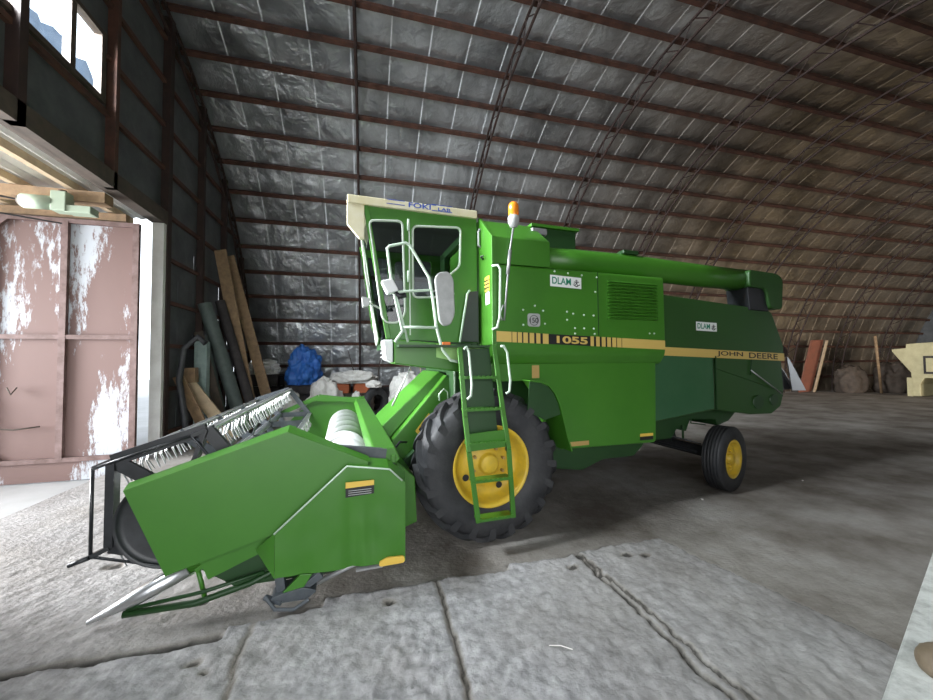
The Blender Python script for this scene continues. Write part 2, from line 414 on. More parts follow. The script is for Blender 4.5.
gaps = [(9.78, .4, 3.9, .012), (10.55, 1.2, 4.6, .02), (11.35, .3, 3.4, .016), (12.15, .8, 3.9, .03), (12.85, .5, 3.6, .04), (13.5, .3, 3.3, .05), (14.2, .2, 2.9, .05)]
y = GY1
for gy, g0, g1, gw in gaps:
    wall_seg(m, y, gy-gw/2, 0, 20)
    wall_seg(m, gy-gw/2, gy+gw/2, 0, g0); 
    zz = g0
    while zz < g1:                        # light comes through between the girts
        wall_seg(m, gy-gw/2, gy+gw/2, zz+.45, zz+.95); zz += .95
    wall_seg(m, gy-gw/2, gy+gw/2, zz, 20)
    y = gy+gw/2
wall_seg(m, y, D0+A+.12, 0, 20)
m.build('wall_left', 'sheet', kind='structure')
# girts and posts of the end wall
zs = [.35+.93*i for i in range(10)]
for z in zs:
    m = MB(); half = A*math.sqrt(max(0, 1-((z+.1)/B)**2)); y0, y1 = D0-half, D0+half
    segs = [(y0, y1)]
    if z < GZ: segs = [(y0, GY0), (GY1, y1)]
    elif WZ0-.1 < z < WZ1+.05: segs = [(y0, WY0), (WY1, y1)]
    for a, b in segs: m.box((XE, a, z-.04), (XE+.07, b, z+.04))
    k += 1; m.build('trim_%d' % k, 'rust', kind='structure')
for y, w, z0 in ((7.33, .09, GZ), (9.07, .16, 0), (10.75, .12, 0), (12.3, .1, 0), (5.6, .12, GZ), (3.5, .2, 0), (13.9, .1, 0)):
    m = MB(); m.box((XE+.0, y-w/2, z0), (XE+.14, y+w/2, zroof(y)-.3)); k += 1
    m.build('trim_%d' % k, 'rust_dark' if y != 7.33 else 'rust', kind='structure')
m = MB(); m.box((XE-.1, GY0-.1, GZ), (XE+.14, GY1+.05, GZ+.28)); k += 1; m.build('trim_%d' % k, 'wood_dark', kind='structure')
m = MB(); m.box((XE-.08, GY1-.08, 0), (XE+.12, GY1+.02, GZ)); k += 1; m.build('trim_%d' % k, 'tin', kind='structure')
# strip window: frame, mullions, panes
m = MB()
m.box((XE-.06, WY0, WZ0-.08), (XE+.06, WY1, WZ0)); m.box((XE-.06, WY0, WZ1), (XE+.06, WY1, WZ1+.08))
wf = m.build('window_1', 'wood_dark', kind='structure')
for y in (2.25, 3.4, 4.6, 5.66, 6.5, 7.13):
    m = MB(); m.box((XE-.05, y-.05, WZ0), (XE+.05, y+.05, WZ1)); m.build('window_frame', 'wood_dark', wf)
for a, b in ((2.3,3.35),(3.45,4.55),(4.65,5.61),(5.71,6.45),(6.55,7.08)):
    m = MB(); m.add([(XE, a, WZ0), (XE, b, WZ0), (XE, b, WZ1), (XE, a, WZ1)], [(0,1,2,3)]); m.build('pane', 'glass_clear', wf)
# far end wall
m = MB(); wall_seg(m, D0-A-.12, D0+A+.12, 0, 20, XF, XF+.05); m.build('wall_right', 'sheet', kind='structure')

# porch outside the gateway
PX = -9.0
p_roof = MB()
for i in range(24):
    x = XE - .02 - i*.2
    p_roof.prism([(x, 4.86+.0*i), (x-.1, 4.9), (x-.2, 4.86), (x-.2, 4.88), (x-.1, 4.92), (x, 4.88)], 2.5, 9.2)
p_roof.build('ceiling_porch', 'tin', kind='structure')
for i, x in enumerate((-4.75, -5.5, -6.3, -7.1, -7.9)):
    m = MB(); m.box((x-.05, 2.5, 4.72), (x+.05, 9.1, 4.84)); k += 1; m.build('trim_%d' % k, 'wood_light', kind='structure')
m = MB(); m.beam((XE-.1, 7.6, 4.62), (-8.9, 7.6, 4.62), .22, .18); k += 1; m.build('trim_%d' % k, 'wood', kind='structure')
m = MB(); m.beam((XE-.3, 8.5, 4.62), (-8.9, 8.5, 4.62), .12, .14); k += 1; m.build('trim_%d' % k, 'wood', kind='structure')
m = MB(); m.box((-9, 8.52, -.3), (-6.55, 8.56, 4.7)); m.build('wall_porch', 'wood_light', kind='structure')
for zz in (1.3, 2.6, 3.9):
    m = MB(); m.box((-9, 8.46, zz-.05), (-6.6, 8.52, zz+.05)); k += 1; m.build('trim_%d' % k, 'wood', kind='structure')

# steel door leaf standing along the porch side
DY = 8.42
dx0, dx1, dz0, dz1 = -6.42, -4.27, .1, 4.46
m = MB(); m.box((dx0, DY, dz0), (dx1+.02, DY+.03, dz1)); door = m.build('door_1', 'door', kind='structure')
m = MB()
for x in (dx0, -5.36, dx1): m.box((x-.05, DY-.07, dz0), (x+.05, DY, dz1))
for z in (dz0, 2.32, dz1): m.box((dx0-.05, DY-.065, z-.04), (dx1+.05, DY+.001, z+.04))
m.prism([(dx0, dz1), (dx0+.28, dz1), (dx0, dz1-.28)], DY-.06, DY-.005)
m.prism([(dx0, dz0), (dx0+.28, dz0), (dx0, dz0+.28)], DY-.06, DY-.005)
m.build('door_frame', mat('door_frame', (.10, .055, .045), .7, color2=(.2, .13, .12), noise_scale=5), door)
m = MB(); m.box((dx0-.3, DY-.03, -.28), (dx1+.1, DY+.0, dz0-.03)); m.build('door_skirt', 'door', door)
m = MB(); m.tube([(dx0+.02, DY-.09, 1.2), (dx0-.02, DY-.1, .95), (dx0+.12, DY-.1, .72), (dx0+.45, DY-.1, .68), (dx0+.8, DY-.09, .72)], .014, 6)
m.tube([(dx0+.32, DY-.08, 1.42), (dx0+.4, DY-.11, 1.3), (dx0+.46, DY-.08, 1.42)], .012, 6); m.build('door_cable', 'wood_dark', door)

# ------------------------------------------------------------------ floor
def spaced(lo, f0, f1, hi, fine, coarse):
    out = []; v = f0
    while v > lo: out.append(v); v -= max(fine, min(coarse, (f0-v)*.25+fine))
    out.append(lo); out = out[::-1]; v = f0+fine
    while v < f1: out.append(v); v += fine
    while v < hi: out.append(v); v += max(fine, min(coarse, (v-f1)*.25+fine))
    out.append(hi); return out
def nz(x, y, s, d=3): return noise.fractal(Vector((x*s, y*s, 1.7)), 1, 2, d)
cracks = [(-.76, .55), (.53, .8), (1.86, 1.5), (3.9, 0)]
pits = [(.16, 2.85, .05), (1.72, 2.9, .05), (1.88, 2.75, .04), (2.3, 2.95, .06), (2.45, 2.9, .05), (-1.0, 2.6, .05), (-1.6, 3.7, .07), (-2.2, 4.1, .08), (-1.2, 3.3, .05), (-.9, 2.5, .03)]
def ground(x, y):
    edge_y = 3.03 + .05*nz(x, 0, 1.5) + (.08 if x > 1.2 else -.1 if x < -.3 else 0) + (-.15 if x < -.9 else 0)
    edge_x = 3.14 - .32*(y-1.6)/1.6 + .02*nz(0, y, 2)
    e = min(edge_y - y, edge_x - x)
    slab = min(1, max(0, (e+.012)/.024))
    h = .04*slab
    rough = .004 + .006*slab
    patch = math.exp(-(((x-.25)/.35)**2 + ((y-2.15)/.4)**2))
    h += nz(x, y, 9)*rough*1.1 + nz(x, y, 26, 4)*(.0025+.006*slab + .016*patch)
    h += nz(x, y, .7)*.008*(1-slab)
    if slab > .5:
        for cx, amp in cracks:
            c = cx + .035*nz(0, y*1.0+cx*7, 2.2) + .012*nz(0, y+cx, 12) + (.06*(3-y)*0)
            d = abs(x-c); g = max(0, 1-d/.022)
            h -= .03*g*min(1, amp)
            if amp > 1:                    # second strand, sunken strip between
                c2 = c + .035 + .04*(3.1-y)*(1 if amp > 1.2 else .4); 
                if c < x < c2: h -= .006
                h -= .02*max(0, 1-abs(x-c2)/.015)
    else:
        h -= .02*max(0, 1-abs(e+.03)/.03)*(.5+.8*max(0, nz(x, y, 3)))
    for px, py, pr in pits:
        d = math.hypot(x-px, (y-py)*1.3)/pr
        if d < 1.6: h -= .022*max(0, 1-d*d*.6)*(1+.6*nz(x, y, 20))
    # dragged furrows left of the slab
    if x < -.8 and y > 2.6: h += .006*nz(x*1.0+y*.8, (y-x)*5, 1.4)*min(1, (-x-.8))
    dirt_shade = 0
    if slab > .5:
        for cx, amp in cracks:
            c = cx + .035*nz(0, y*1.0+cx*7, 2.2) + .012*nz(0, y+cx, 12)
            dirt_shade = max(dirt_shade, (1-abs(x-c)/.03)*min(1, amp))
            if amp > 1: dirt_shade = max(dirt_shade, 1-abs(x-(c+.035+.04*(3.1-y)*(1 if amp > 1.2 else .4)))/.022)
    elif e > -.12:  # slab edge: dirt plus the groove's shadow, painted into the colour
        wd = .045 if x > -.9 else .11
        g = max(0, 1-abs(e+wd*.6)/wd)*(.75+.5*nz(x, y, 5)); h -= (.045 if x > 2.2 or x < -.9 else .012)*g; dirt_shade = g*(1 if x > 2.2 or x < -.9 else .4)
    for px, py, pr in pits:
        d = math.hypot(x-px, (y-py)*1.3)/pr; dirt_shade = max(dirt_shade, 1.1-d*(1+.35*nz(x, y, 22)))
    return h, max(0, min(1, slab)), max(0, min(1, dirt_shade*1.7))
xs = spaced(XE, -3.4, 3.9, XF+.2, .02, .5); ys = spaced(-3.1, 1.5, 4.4, 15.9, .02, .35)
fv = []; fa = []
for x in xs:
    for y in ys:
        h, s_, dd = ground(x, y)
        far = max(0, min(1, (1.5-y)/.5)) if y < 1.5 else max(0, min(1, (y-4.6)/1.0))
        pale_left = max(0, min(1, (-.2-x)/1.6))*(.85+.5*nz(x, y, 1.2)) * max(0, min(1, (9.5-y)/3))  # floor colour gets paler towards the left end
        pale_left = max(0, min(1, pale_left)); fv.append((x, y, h)); fa.append(max(s_*(1-.45*max(0, min(1, (x-.6)/1.6)))*(.9+.3*nz(x, y, 2)), pale_left*.62)*(1-dd) - .5*dd)
W_ = len(ys); ff = [(i*W_+j, (i+1)*W_+j, (i+1)*W_+j+1, i*W_+j+1) for i in range(len(xs)-1) for j in range(len(ys)-1)]
m = MB(); m.v = fv; m.f = ff; m.sm = [True]*len(ff)
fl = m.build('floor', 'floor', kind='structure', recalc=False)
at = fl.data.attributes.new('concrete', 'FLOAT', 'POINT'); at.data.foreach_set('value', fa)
m = MB(); m.box((-60, -30, -.6), (XE-.02, 60, -.30)); m.build('floor_outside', 'ground', kind='structure')
m = MB(); m.box((XE, -30, -.3), (60, -3.1, -.06)); m.build('floor_yard', 'ground', kind='structure')
# hillside seen through the strip window
m = MB(); hv = []; NH = 50
for i in range(NH+1):
    y = 5 + 23.5*i/NH; top = 19.2 + .9*nz(y, 0, .9) + .5*nz(y, 0, 3)
    hv += [(-15.4, y, -.5), (-15.7, y, top*.55), (-16, y, top), (-22, y-6, top*.9)]
hf = [(i*4+j, (i+1)*4+j, (i+1)*4+j+1, i*4+j+1) for i in range(NH) for j in range(3)]
m.v = hv; m.f = hf; m.sm = [True]*len(hf); hl = m.build('hillside', 'hill', kind='structure')

# ------------------------------------------------------------------ combine harvester
CX, CY, CR = 1.1565, 4.8975, .0607
H = empty('combine_harvester', (CX, CY, 0), CR)
tag(H, 'green combine harvester with yellow wheels, cab and grain header, parked on the hall floor', 'combine harvester')

# --- wheels
def tire_front():
    R, w = .74, .235
    prof = [(.40,-.19),(.43,-.215),(.50,-.235),(.58,-.24),(.655,-.232),(.70,-.2),(.715,-.13),(.722,0),(.715,.13),(.70,.2),(.655,.232),(.58,.24),(.50,.235),(.43,.215),(.40,.19)]
    m = MB(); m.lathe(prof, 64)
    def rad(t):
        t = abs(t)
        return .722 - .008*(t/.13)**2 if t < .15 else .715 - .35*(t-.15)
    n = 20
    for s in (-1, 1):
        for q in range(n):
            a0 = 2*PI*(q + (.5 if s > 0 else 0))/n
            st = []
            for j in range(7):
                t = j/6; yy = s*(-.01 + .255*t); ang = a0 + (.30*t - .02)*1.0
                rb = rad(yy) - .012; rt = min(rad(yy), .72) + .048 - (.0 if t < .8 else .025*(t-.8)/.2)
                hw = (.024 + .010*t)/.74
                st.append((yy, ang, rb, rt, hw))
            # shoulder drop
            yy, ang, rb, rt, hw = st[-1]
            st.append((s*.243, ang+.02, .60, .655, hw*.8))
            vs = []
            for yy, ang, rb, rt, hw in st:
                for r_, hh in ((rb, hw*1.25), (rt, hw), (rt, -hw), (rb, -hw*1.25)):
                    vs.append((r_*math.cos(ang+hh), yy, r_*math.sin(ang+hh)))
            fs = []
            for j in range(len(st)-1):
                for k_ in range(4): fs.append((j*4+k_, j*4+(k_+1)%4, j*4+4+(k_+1)%4, j*4+4+k_))
            e = (len(st)-1)*4; fs += [(0,1,2,3), (e+3,e+2,e+1,e)]
            m.add(vs, fs)
    return m
def rim_mb(Rr, w, dish, hub):
    m = MB()
    m.lathe([(Rr+.015,-w),(Rr+.02,-w-.008),(Rr+.005,-w-.012),(Rr-.02,-w+.01),(Rr-.03,-w+.05),(Rr-.05,-w+.08),(Rr-.06,dish-.02),(Rr-.09,dish),(Rr*.62,dish+.02),(Rr*.55,dish-.01),(hub*1.2,dish-.015),(hub,dish-.02),(hub,dish-.07),(hub*.8,dish-.08),(.001,dish-.08)], 48)
    m.lathe([(Rr+.015,-w),(Rr-.02,-w+.1),(Rr-.02,w-.1),(Rr+.015,w)], 48)
    return m
def bolts(parent, dish, r, n, br, m_='yellow'):
    for q in range(n):
        b = MB(); a = 2*PI*q/n + .3; b.lathe([(.001,dish-.05),(br,dish-.05),(br,dish-.0)], 6, c=(r*math.cos(a), 0, r*math.sin(a)), smooth=False)
        b.build('wheel_bolt', m_, parent)
ft = tire_front().build('front_tire', 'rubber', H); ft.location = (-.03, -1.16, .765)
rm = rim_mb(.395, .19, -.06, .10).build('rim', 'yellow', ft); bolts(ft, -.075, .17, 8, .016, 'sticker_tan')
for q in range(4):
    m = MB(); a = 2*PI*q/4 + .5; m.disc((.27*math.cos(a), -.062, .27*math.sin(a)), .035, 12); m.build('rim_hole', 'black', ft)
ft['label'] = 'large black lugged front tyre with yellow rim, near side'
f2 = copy_tree(ft, H); f2.location = (-.03, 1.16, .765); f2.rotation_euler = (0, 0, PI); f2['label'] = 'far side front tyre, mostly hidden'
m = MB()
pr = [(.25,-.12),(.28,-.14),(.33,-.15),(.38,-.148),(.42,-.135),(.438,-.115)]
for i in range(5):
    y = -.115 + .046*i; pr += [(.440,y+.002),(.442,y+.034),(.428,y+.037),(.428,y+.044)]
pr += [(.44,.115),(.42,.135),(.38,.148),(.33,.15),(.28,.14),(.25,.12)]
rt = m.lathe(pr, 56).build('rear_tire', 'rubber', H); rt.location = (3.64, -1.0, .445); rt.rotation_euler = (0, 0, .27); rt.scale = (1, .88, 1)
rim_mb(.245, .125, -.045, .07).build('rim', 'yellow', rt); bolts(rt, -.06, .11, 6, .012)
r2 = copy_tree(rt, H); r2.location = (3.64, 1.0, .445); r2.rotation_euler = (0, 0, PI+.27)
m = MB(); m.box((3.56, -.84, .40), (3.70, .84, .56)); m.beam((3.62, -.86, .3), (3.62, -.86, .66), .1, .1); m.beam((3.62, .86, .3), (3.62, .86, .66), .1, .1)
m.beam((3.62, 0, .5), (3.4, 0, 1.2), .4, .12); m.tube([(3.36, -.8, .5), (3.36, .8, .5)], .02, 8); m.tube([(3.4, -.85, .62), (3.1, -.4, .72), (2.7, -.2, .8)], .012, 6)
m.build('rear_axle', 'black', H, .01)
m = MB(); m.box((-.16, -.95, .62), (.14, .95, .92)); m.lathe([(.001,-1.0),(.2,-1.0),(.2,-.8),(.001,-.8)], 20, c=(-.02, 0, .765)); m.build('front_axle', 'green_dark', H, .01)

# --- main body
m = MB()
m.prism([(-.1, 1.0), (.35, .62), (1.2, .60), (2.25, .80), (2.25, 2.0), (-.25, 2.0), (-.25, 1.2)], -.78, .78)
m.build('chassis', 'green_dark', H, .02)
for s in (-1, 1):
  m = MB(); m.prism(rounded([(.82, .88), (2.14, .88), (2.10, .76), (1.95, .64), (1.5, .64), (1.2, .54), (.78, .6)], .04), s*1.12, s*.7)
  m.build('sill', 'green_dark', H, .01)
low = [(.02, 1.80), (2.22, 1.80), (2.20, .84), (2.17, .81), (.86, .83), (.80, 1.12), (.72, 1.42), (.60, 1.58), (.45, 1.6), (.02, 1.6)]
m = MB(); m.prism(low, -1.225, -.8); lowp = m.build('side_panel', 'green', H, .012)
m = MB(); m.prism(low, 1.225, .8); m.build('side_panel', 'green', H, .012)
prof = rounded([(-.80, 2.84), (-1.305, 2.84), (-1.31, 1.90), (-1.225, 1.77), (-.8, 1.77)], .05)
m = MB(); m.prismx(prof, .04, 2.29); hood = m.build('hood', 'green', H, .008)
m = MB(); m.prismx([(-p[0], p[1]) for p in prof], .04, 2.29); m.build('hood', 'green', H, .008)
# grain tank shoulder with sloping top
sh_ = [(-.90, 2.84), (-1.305, 2.84), (-1.305, 3.12), (-.94, 3.42), (-.90, 3.43)]
m = MB(); m.prismx(sh_, .04, .70); m.prismx([(-p[0], p[1]) for p in sh_], .04, .70)
m.box((-.0, -.9, 2.0), (.70, .9, 3.42)); m.build('grain_tank', 'green', H, .01)
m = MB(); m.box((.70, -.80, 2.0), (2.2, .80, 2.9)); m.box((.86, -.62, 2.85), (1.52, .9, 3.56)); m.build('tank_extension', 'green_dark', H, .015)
m = MB(); m.box((.83, -.66, 3.55), (1.55, .94, 3.59)); m.build('tank_lid', 'green', H, .005)
# front face of the side box, next to the cab
m = MB(); m.prismx([(-.905, 1.99), (-1.312, 1.99), (-1.312, 3.12), (-.93, 3.45), (-.905, 3.45)], .005, .045); fp = m.build('front_face_panel', 'green', H, .005)
m = MB(); m.tube([(0, -.99, 3.30), (-.02, -.99, 3.27), (-.02, -.99, 3.12), (0, -.99, 3.09)], .012, 8); m.build('panel_handle', 'mirror', fp)
m = MB(); m.box((-.001, -1.25, 2.56), (.004, -1.12, 2.72)); s1 = m.build('warning_sticker', 'sticker_y', fp)
m = MB(); [m.box((-.004, -1.245, 2.59+.04*i), (-.001, -1.125, 2.605+.04*i)) for i in range(3)]; m.build('sticker_print', 'black_ink', fp)
m = MB(); m.box((-.001, -1.25, 2.42), (.004, -1.14, 2.55)); m.build('white_sticker', 'sticker', fp)
m = MB(); m.tube([(-.03, -1.08, 2.95), (-.03, -1.16, 2.95)], .008, 6); m.tube([(-.0, -1.08, 2.93), (-.03, -1.08, 2.97)], .012, 6); m.build('panel_latch', 'black', fp)
# rivets on the hood
m = MB()
rv = [(.75,2.8),(.92,2.79),(1.1,2.78),(1.3,2.77),(.9,2.36),(.98,2.34),(1.12,2.33),(1.25,2.33),(.9,2.27),(1.0,2.18),(1.12,2.18),(1.25,2.18),(1.28,2.6),(.36,2.36),(.36,2.2),(.6,2.36),(.62,2.22),(.5,2.41),(2.05,2.14),(2.12,2.14),(1.0,2.12),(1.26,2.12)]
for x, z in rv: m.lathe([(.001,-1.322),(.009,-1.318),(.012,-1.31)], 8, c=(x, 0, z))
m.build('rivets', 'rail', hood)
m = MB(); m.box((1.31, -1.3135, 2.1), (1.318, -1.308, 2.83)); m.build('panel_seam', 'green_dark', hood)
# louvres
m = MB()
for i in range(12):
    z = 2.295 + i*.0385; x0, x1 = 1.44, 2.16
    m.add([(x0,-1.311,z),(x1,-1.311,z),(x1,-1.345,z+.008),(x0,-1.345,z+.008),(x1,-1.311,z+.026),(x0,-1.311,z+.026)], [(0,1,2,3),(3,2,4,5),(0,3,5),(1,4,2)])
m.build('louvre_vent', 'green', hood)
# gold decal stripe with number
def strip(x0, x1, m_, nm, z=0, h=.085, y=-1.3125, par=hood, slope=-.027, zb=2.035):
    za, zb_ = zb + (x0-.06)*slope, zb + (x1-.06)*slope
    q = MB(); q.add([(x0, y, za), (x1, y, zb_), (x1, y, zb_+h), (x0, y, za+h)], [(0,1,2,3)]); return q.build(nm, m_, par, recalc=False)
strip(.05, 2.285, 'gold', 'gold_stripe', zb=2.02, h=.11, y=-1.3125, slope=-.033)
q = MB(); sl = -.033
def bars(lst, y=-1.3145):
    for x0, x1 in lst:
        za, zb_ = 2.02+(x0-.05)*sl, 2.02+(x1-.05)*sl
        q.add([(x0,y,za),(x1,y,zb_),(x1,y,zb_+.11),(x0,y,za+.11)], [(0,1,2,3)])
bars([(.22,.227),(.28,.29),(.34,.356),(.41,.43),(.485,.51),(.56,.59),(.66,1.20),(1.245,1.275),(1.325,1.352),(1.405,1.427),(1.48,1.497),(1.555,1.565),(1.63,1.637)])
q.build('stripe_bars', 'black_ink', hood, recalc=False)
text('1055', 'model_number', 'gold', hood, .76, -1.3165, 2.02+.7*sl+.015, .08, .40, slope=sl, bold=.03)
# dealer sticker
def dealer(par, x, z, w, h, y, sl=-.03):
    q = MB(); q.add([(x,y,z),(x+w,y,z+w*sl),(x+w,y,z+w*sl+h),(x,y,z+h)], [(0,1,2,3)]); q.build('dealer_sticker', 'sticker', par, recalc=False)
    text('DLAM', 'dealer_name', 'green_ink', par, x+w*.06, y-.002, z+h*.22, h*.62, w*.60, slope=sl, bold=.02)
    q = MB(); cx, cz = x+w*.84, z+h*.45+w*sl*.8
    for a in (-50, 0, 50, 180+35, 180-35):
        a = math.radians(a); q.tube([(cx, y-.002, cz), (cx+math.sin(a)*h*.22, y-.002, cz+math.cos(a)*h*.2), (cx+math.sin(a*1.3)*h*.28, y-.002, cz+math.cos(a*1.3)*h*.3)], h*.035, 4)
    q.lathe([(h*.10,y-.002),(h*.13,y-.002)], 12, c=(cx, 0, cz+h*.22))
    q.tube([(cx-h*.35, y-.002, cz-h*.12), (cx, y-.002, cz-h*.3), (cx+h*.35, y-.002, cz-h*.1)], h*.035, 4)
    q.build('sticker_emblem', 'black_ink', par)
dealer(hood, .69, 2.635, .40, .125, -1.3135)
q = MB(); q.prism(rounded([(.41,2.185),(.56,2.185),(.56,2.325),(.41,2.325)], .03), -1.3155, -1.312); q.build('round_badge_plate', 'mirror', hood)
text('150', 'badge_print', 'black_ink', hood, .435, -1.3165, 2.225, .055, .10, bold=.01)
q = MB(); q.lathe([(.05,-1.3165),(.056,-1.3165)], 20, c=(.485, 0, 2.252)); q.build('badge_ring', 'black_ink', hood)
# small plates on the lower panel
q = MB(); q.add([(.95,-1.2275,.855),(1.22,-1.2275,.855),(1.22,-1.2275,.905),(.95,-1.2275,.905)], [(0,1,2,3)]); q.build('tan_sticker', 'sticker_tan', lowp, recalc=False)
q = MB(); q.add([(1.95,-1.2275,.85),(2.15,-1.2275,.85),(2.15,-1.2275,.925),(1.95,-1.2275,.925)], [(0,1,2,3)]); q.build('warning_sticker', 'black_ink', lowp, recalc=False)
q = MB(); q.add([(1.95,-1.229,.895),(2.15,-1.229,.895),(2.15,-1.229,.93),(1.95,-1.229,.93)], [(0,1,2,3)]); q.build('sticker_header', 'sticker_y', lowp, recalc=False)
q = MB(); q.add([(.50,-1.2275,1.63),(.59,-1.2275,1.63),(.59,-1.2275,1.77),(.50,-1.2275,1.77)], [(0,1,2,3)]); q.build('tan_sticker', 'sticker_tan', lowp, recalc=False)
# rear wheel arch fender
arc = [(.38,1.62),(.50,1.61),(.60,1.57),(.68,1.48),(.735,1.36),(.775,1.2),(.82,1.02),(.87,.86)]
m = MB(); n_ = len(arc); vs = []
for x, z in arc: vs += [(x, -1.42, z), (x, -1.1, z), (x-.012, -1.1, z-.012), (x-.012, -1.42, z-.012)]
fs = [(i*4+j, i*4+(j+1)%4, i*4+4+(j+1)%4, i*4+4+j) for i in range(n_-1) for j in range(4)] + [(0,1,2,3), ((n_-1)*4+3,(n_-1)*4+2,(n_-1)*4+1,(n_-1)*4)]
m.add(vs, fs, False); fd = m.build('fender', 'green', H)
m = MB(); m.prism([(.38,1.60),(.50,1.59),(.59,1.55),(.66,1.47),(.715,1.35),(.74,1.25),(.55,1.2),(.35,1.3)], -1.40, -1.385)
m.build('fender_brace', 'green_dark', fd)
f3 = copy_tree(fd, H); f3.scale = (1, -1, 1)

# --- rear body
up_ = [(2.25, 2.69), (4.48, 2.55), (4.56, 2.50), (4.79, 2.02), (4.79, 1.88), (2.25, 1.90)]
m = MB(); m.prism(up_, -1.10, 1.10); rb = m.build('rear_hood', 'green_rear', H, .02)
lo_ = [(2.2, 1.91), (4.78, 1.88), (4.82, 1.3), (4.75, 1.12), (4.55, 1.02), (4.12, 1.03), (3.40, 1.13), (2.2, 1.0)]
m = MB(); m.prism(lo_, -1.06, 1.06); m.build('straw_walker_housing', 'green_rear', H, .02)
m = MB(); m.prism([(2.25, 1.88), (3.36, 1.875), (3.36, 1.15), (2.25, 1.03)], -1.09, -1.055); m.build('service_door', 'green_shiny', H, .008)
m = MB(); m.prism([(3.42, 1.87), (4.76, 1.86), (4.80, 1.36), (4.1, 1.60), (4.10,1.63)][:2] + [(4.79, 1.33), (3.42, 1.70)], -1.075, -1.055)
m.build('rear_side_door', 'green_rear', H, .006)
m = MB(); m.beam((3.39, -1.1, 1.87), (3.39, -1.1, 1.14), .02, .02); m.build('door_edge_trim', 'green_dark', H)
m = MB(); m.beam((4.12, -1.09, 1.87), (4.08, -1.09, 1.60), .012, .015); m.build('door_edge_trim', 'green_dark', H)
m = MB(); m.tube([(4.08, -1.10, 1.665), (4.72, -1.10, 1.305)], .009, 6); m.build('support_rod', 'steel', H)
m = MB()
m.prism([(2.25, 1.05), (3.40, 1.14), (4.1, 1.04), (3.95, .92), (3.72, .86), (3.68, .95), (3.2, .98), (3.12, .82), (2.95, .86), (2.85, .74), (2.25, .72)], -.85, .85)
m.build('grain_pan', 'green_dark', H, .01)
m = MB(); m.tube([(3.0, -.9, .92), (3.0, -.9, .74)], .015, 6); m.build('bracket', 'green_dark', H)
m = MB(); m.tube([(3.15, -.9, 1.0), (3.15, -.9, .94), (3.42, -.9, .9)], .01, 6); m.build('rod', 'green_dark', H)
m = MB(); m.tube([(4.25, -1.08, 1.2), (4.25, -.9, 1.2)], .1, 14); m.build('pulley', 'green_dark', H)
m = MB(); m.tube([(4.58, -1.08, 1.22), (4.58, -.9, 1.22)], .08, 14); m.build('pulley', 'green_dark', H)
m = MB(); m.prism(rounded([(4.76, 2.07), (5.02, 2.02), (5.08, 1.97), (5.08, 1.86), (4.78, 1.83)], .03), -.98, .98); m.build('rear_lamp_bar', 'rust_dark', H, .01)
m = MB(); m.prism([(5.02, 1.86), (5.06, 1.84), (5.44, 1.33), (5.12, 1.34)], -1.0, -.985); m.build('spreader_side', 'steel', H)
m = MB(); m.add([(4.80,-.98,1.84),(4.80,.98,1.84),(5.22,.98,1.36),(5.22,-.98,1.36)], [(0,1,2,3)]); o = m.build('spreader_sheet', 'steel', H); md = o.modifiers.new('s', 'SOLIDIFY'); md.thickness = .012
m = MB(); m.prism([(4.80, 1.84), (4.86, 1.78), (5.18, 1.36), (4.88, 1.34), (4.80, 1.5)], -.95, .95); m.build('spreader_hood', 'black', H)
# stripe and lettering
slr = -.036
strip(2.30, 4.785, 'gold', 'gold_stripe', h=.112, y=-1.1035, par=rb, slope=slr, zb=1.965+.0)
text('JOHN', 'lettering', 'black_ink', rb, 3.42, -1.1055, 1.965+(3.42-.06)*slr+.018, .08, .50, slope=slr, bold=.02)
text('DEERE', 'lettering', 'black_ink', rb, 4.04, -1.1055, 1.965+(4.04-.06)*slr+.018, .08, .60, slope=slr, bold=.015)
dealer(rb, 3.05, 2.215, .38, .12, -1.104)

# --- unloading auger tube folded back over the body
m = MB(); ty = -.98
m.tube([(.72, ty+.05, 3.03), (1.3, ty+.05, 3.04), (2.0, ty, 3.03), (3.2, ty, 3.0), (4.35, ty, 2.985)], .155, 24)
tb = m.build('unloading_tube', 'green', H)
m = MB(); m.prism(rounded([(4.0, 3.10), (4.60, 3.08), (4.72, 3.0), (4.68, 2.55), (4.42, 2.55), (4.34, 2.84), (4.0, 2.85)], .07), ty-.19, ty+.19)
m.build('tube_spout', 'green_rear', H, .02)
m = MB(); m.prism([(4.02, 2.85), (4.36, 2.86), (4.44, 2.52), (4.06, 2.53)], ty-.15, ty+.17); m.build('spout_rubber', 'black', H, .01)
m = MB(); m.box((1.88, ty-.12, 3.16), (2.12, ty+.0, 3.21)); m.build('tube_bracket', 'green_dark', H, .01)
m = MB(); m.box((.74, -1.1, 2.84), (.80, -.82, 3.02)); m.build('tube_cradle', 'green_dark', H)

# --- cab
side = [(-1.235, 3.43), (-.02, 3.46), (-.02, 2.02), (-1.00, 2.06)]
w1 = rounded([(-1.205, 3.28), (-.86, 3.31), (-.83, 2.33), (-.90, 2.225), (-1.03, 2.225), (-1.07, 2.29)], .06)
w2 = rounded([(-.75, 3.27), (-.21, 3.31), (-.225, 2.87), (-.36, 2.76), (-.43, 2.52), (-.75, 2.50)], .06)
cab = plate(side, [w1, w2], -.93, .04, 'cab', 'green', H)
for s_, wn in ((w1, 'door_window'), (w2, 'side_window')):
    q = MB(); q.add([(x, -.92, z) for x, z in s_], [tuple(range(len(s_)))]); q.build(wn, 'glass', cab)
    q = MB(); q.tube([(x, -.937, z) for x, z in s_], .013, 6, closed=True); q.build('window_seal', 'trim', cab)
o = plate(side, [w1, w2], .50, .04, 'cab_far_side', 'green', H)
for s_ in (w1, w2):
    q = MB(); q.add([(x, .52, z) for x, z in s_], [tuple(range(len(s_)))]); q.build('far_window', 'glass', o)
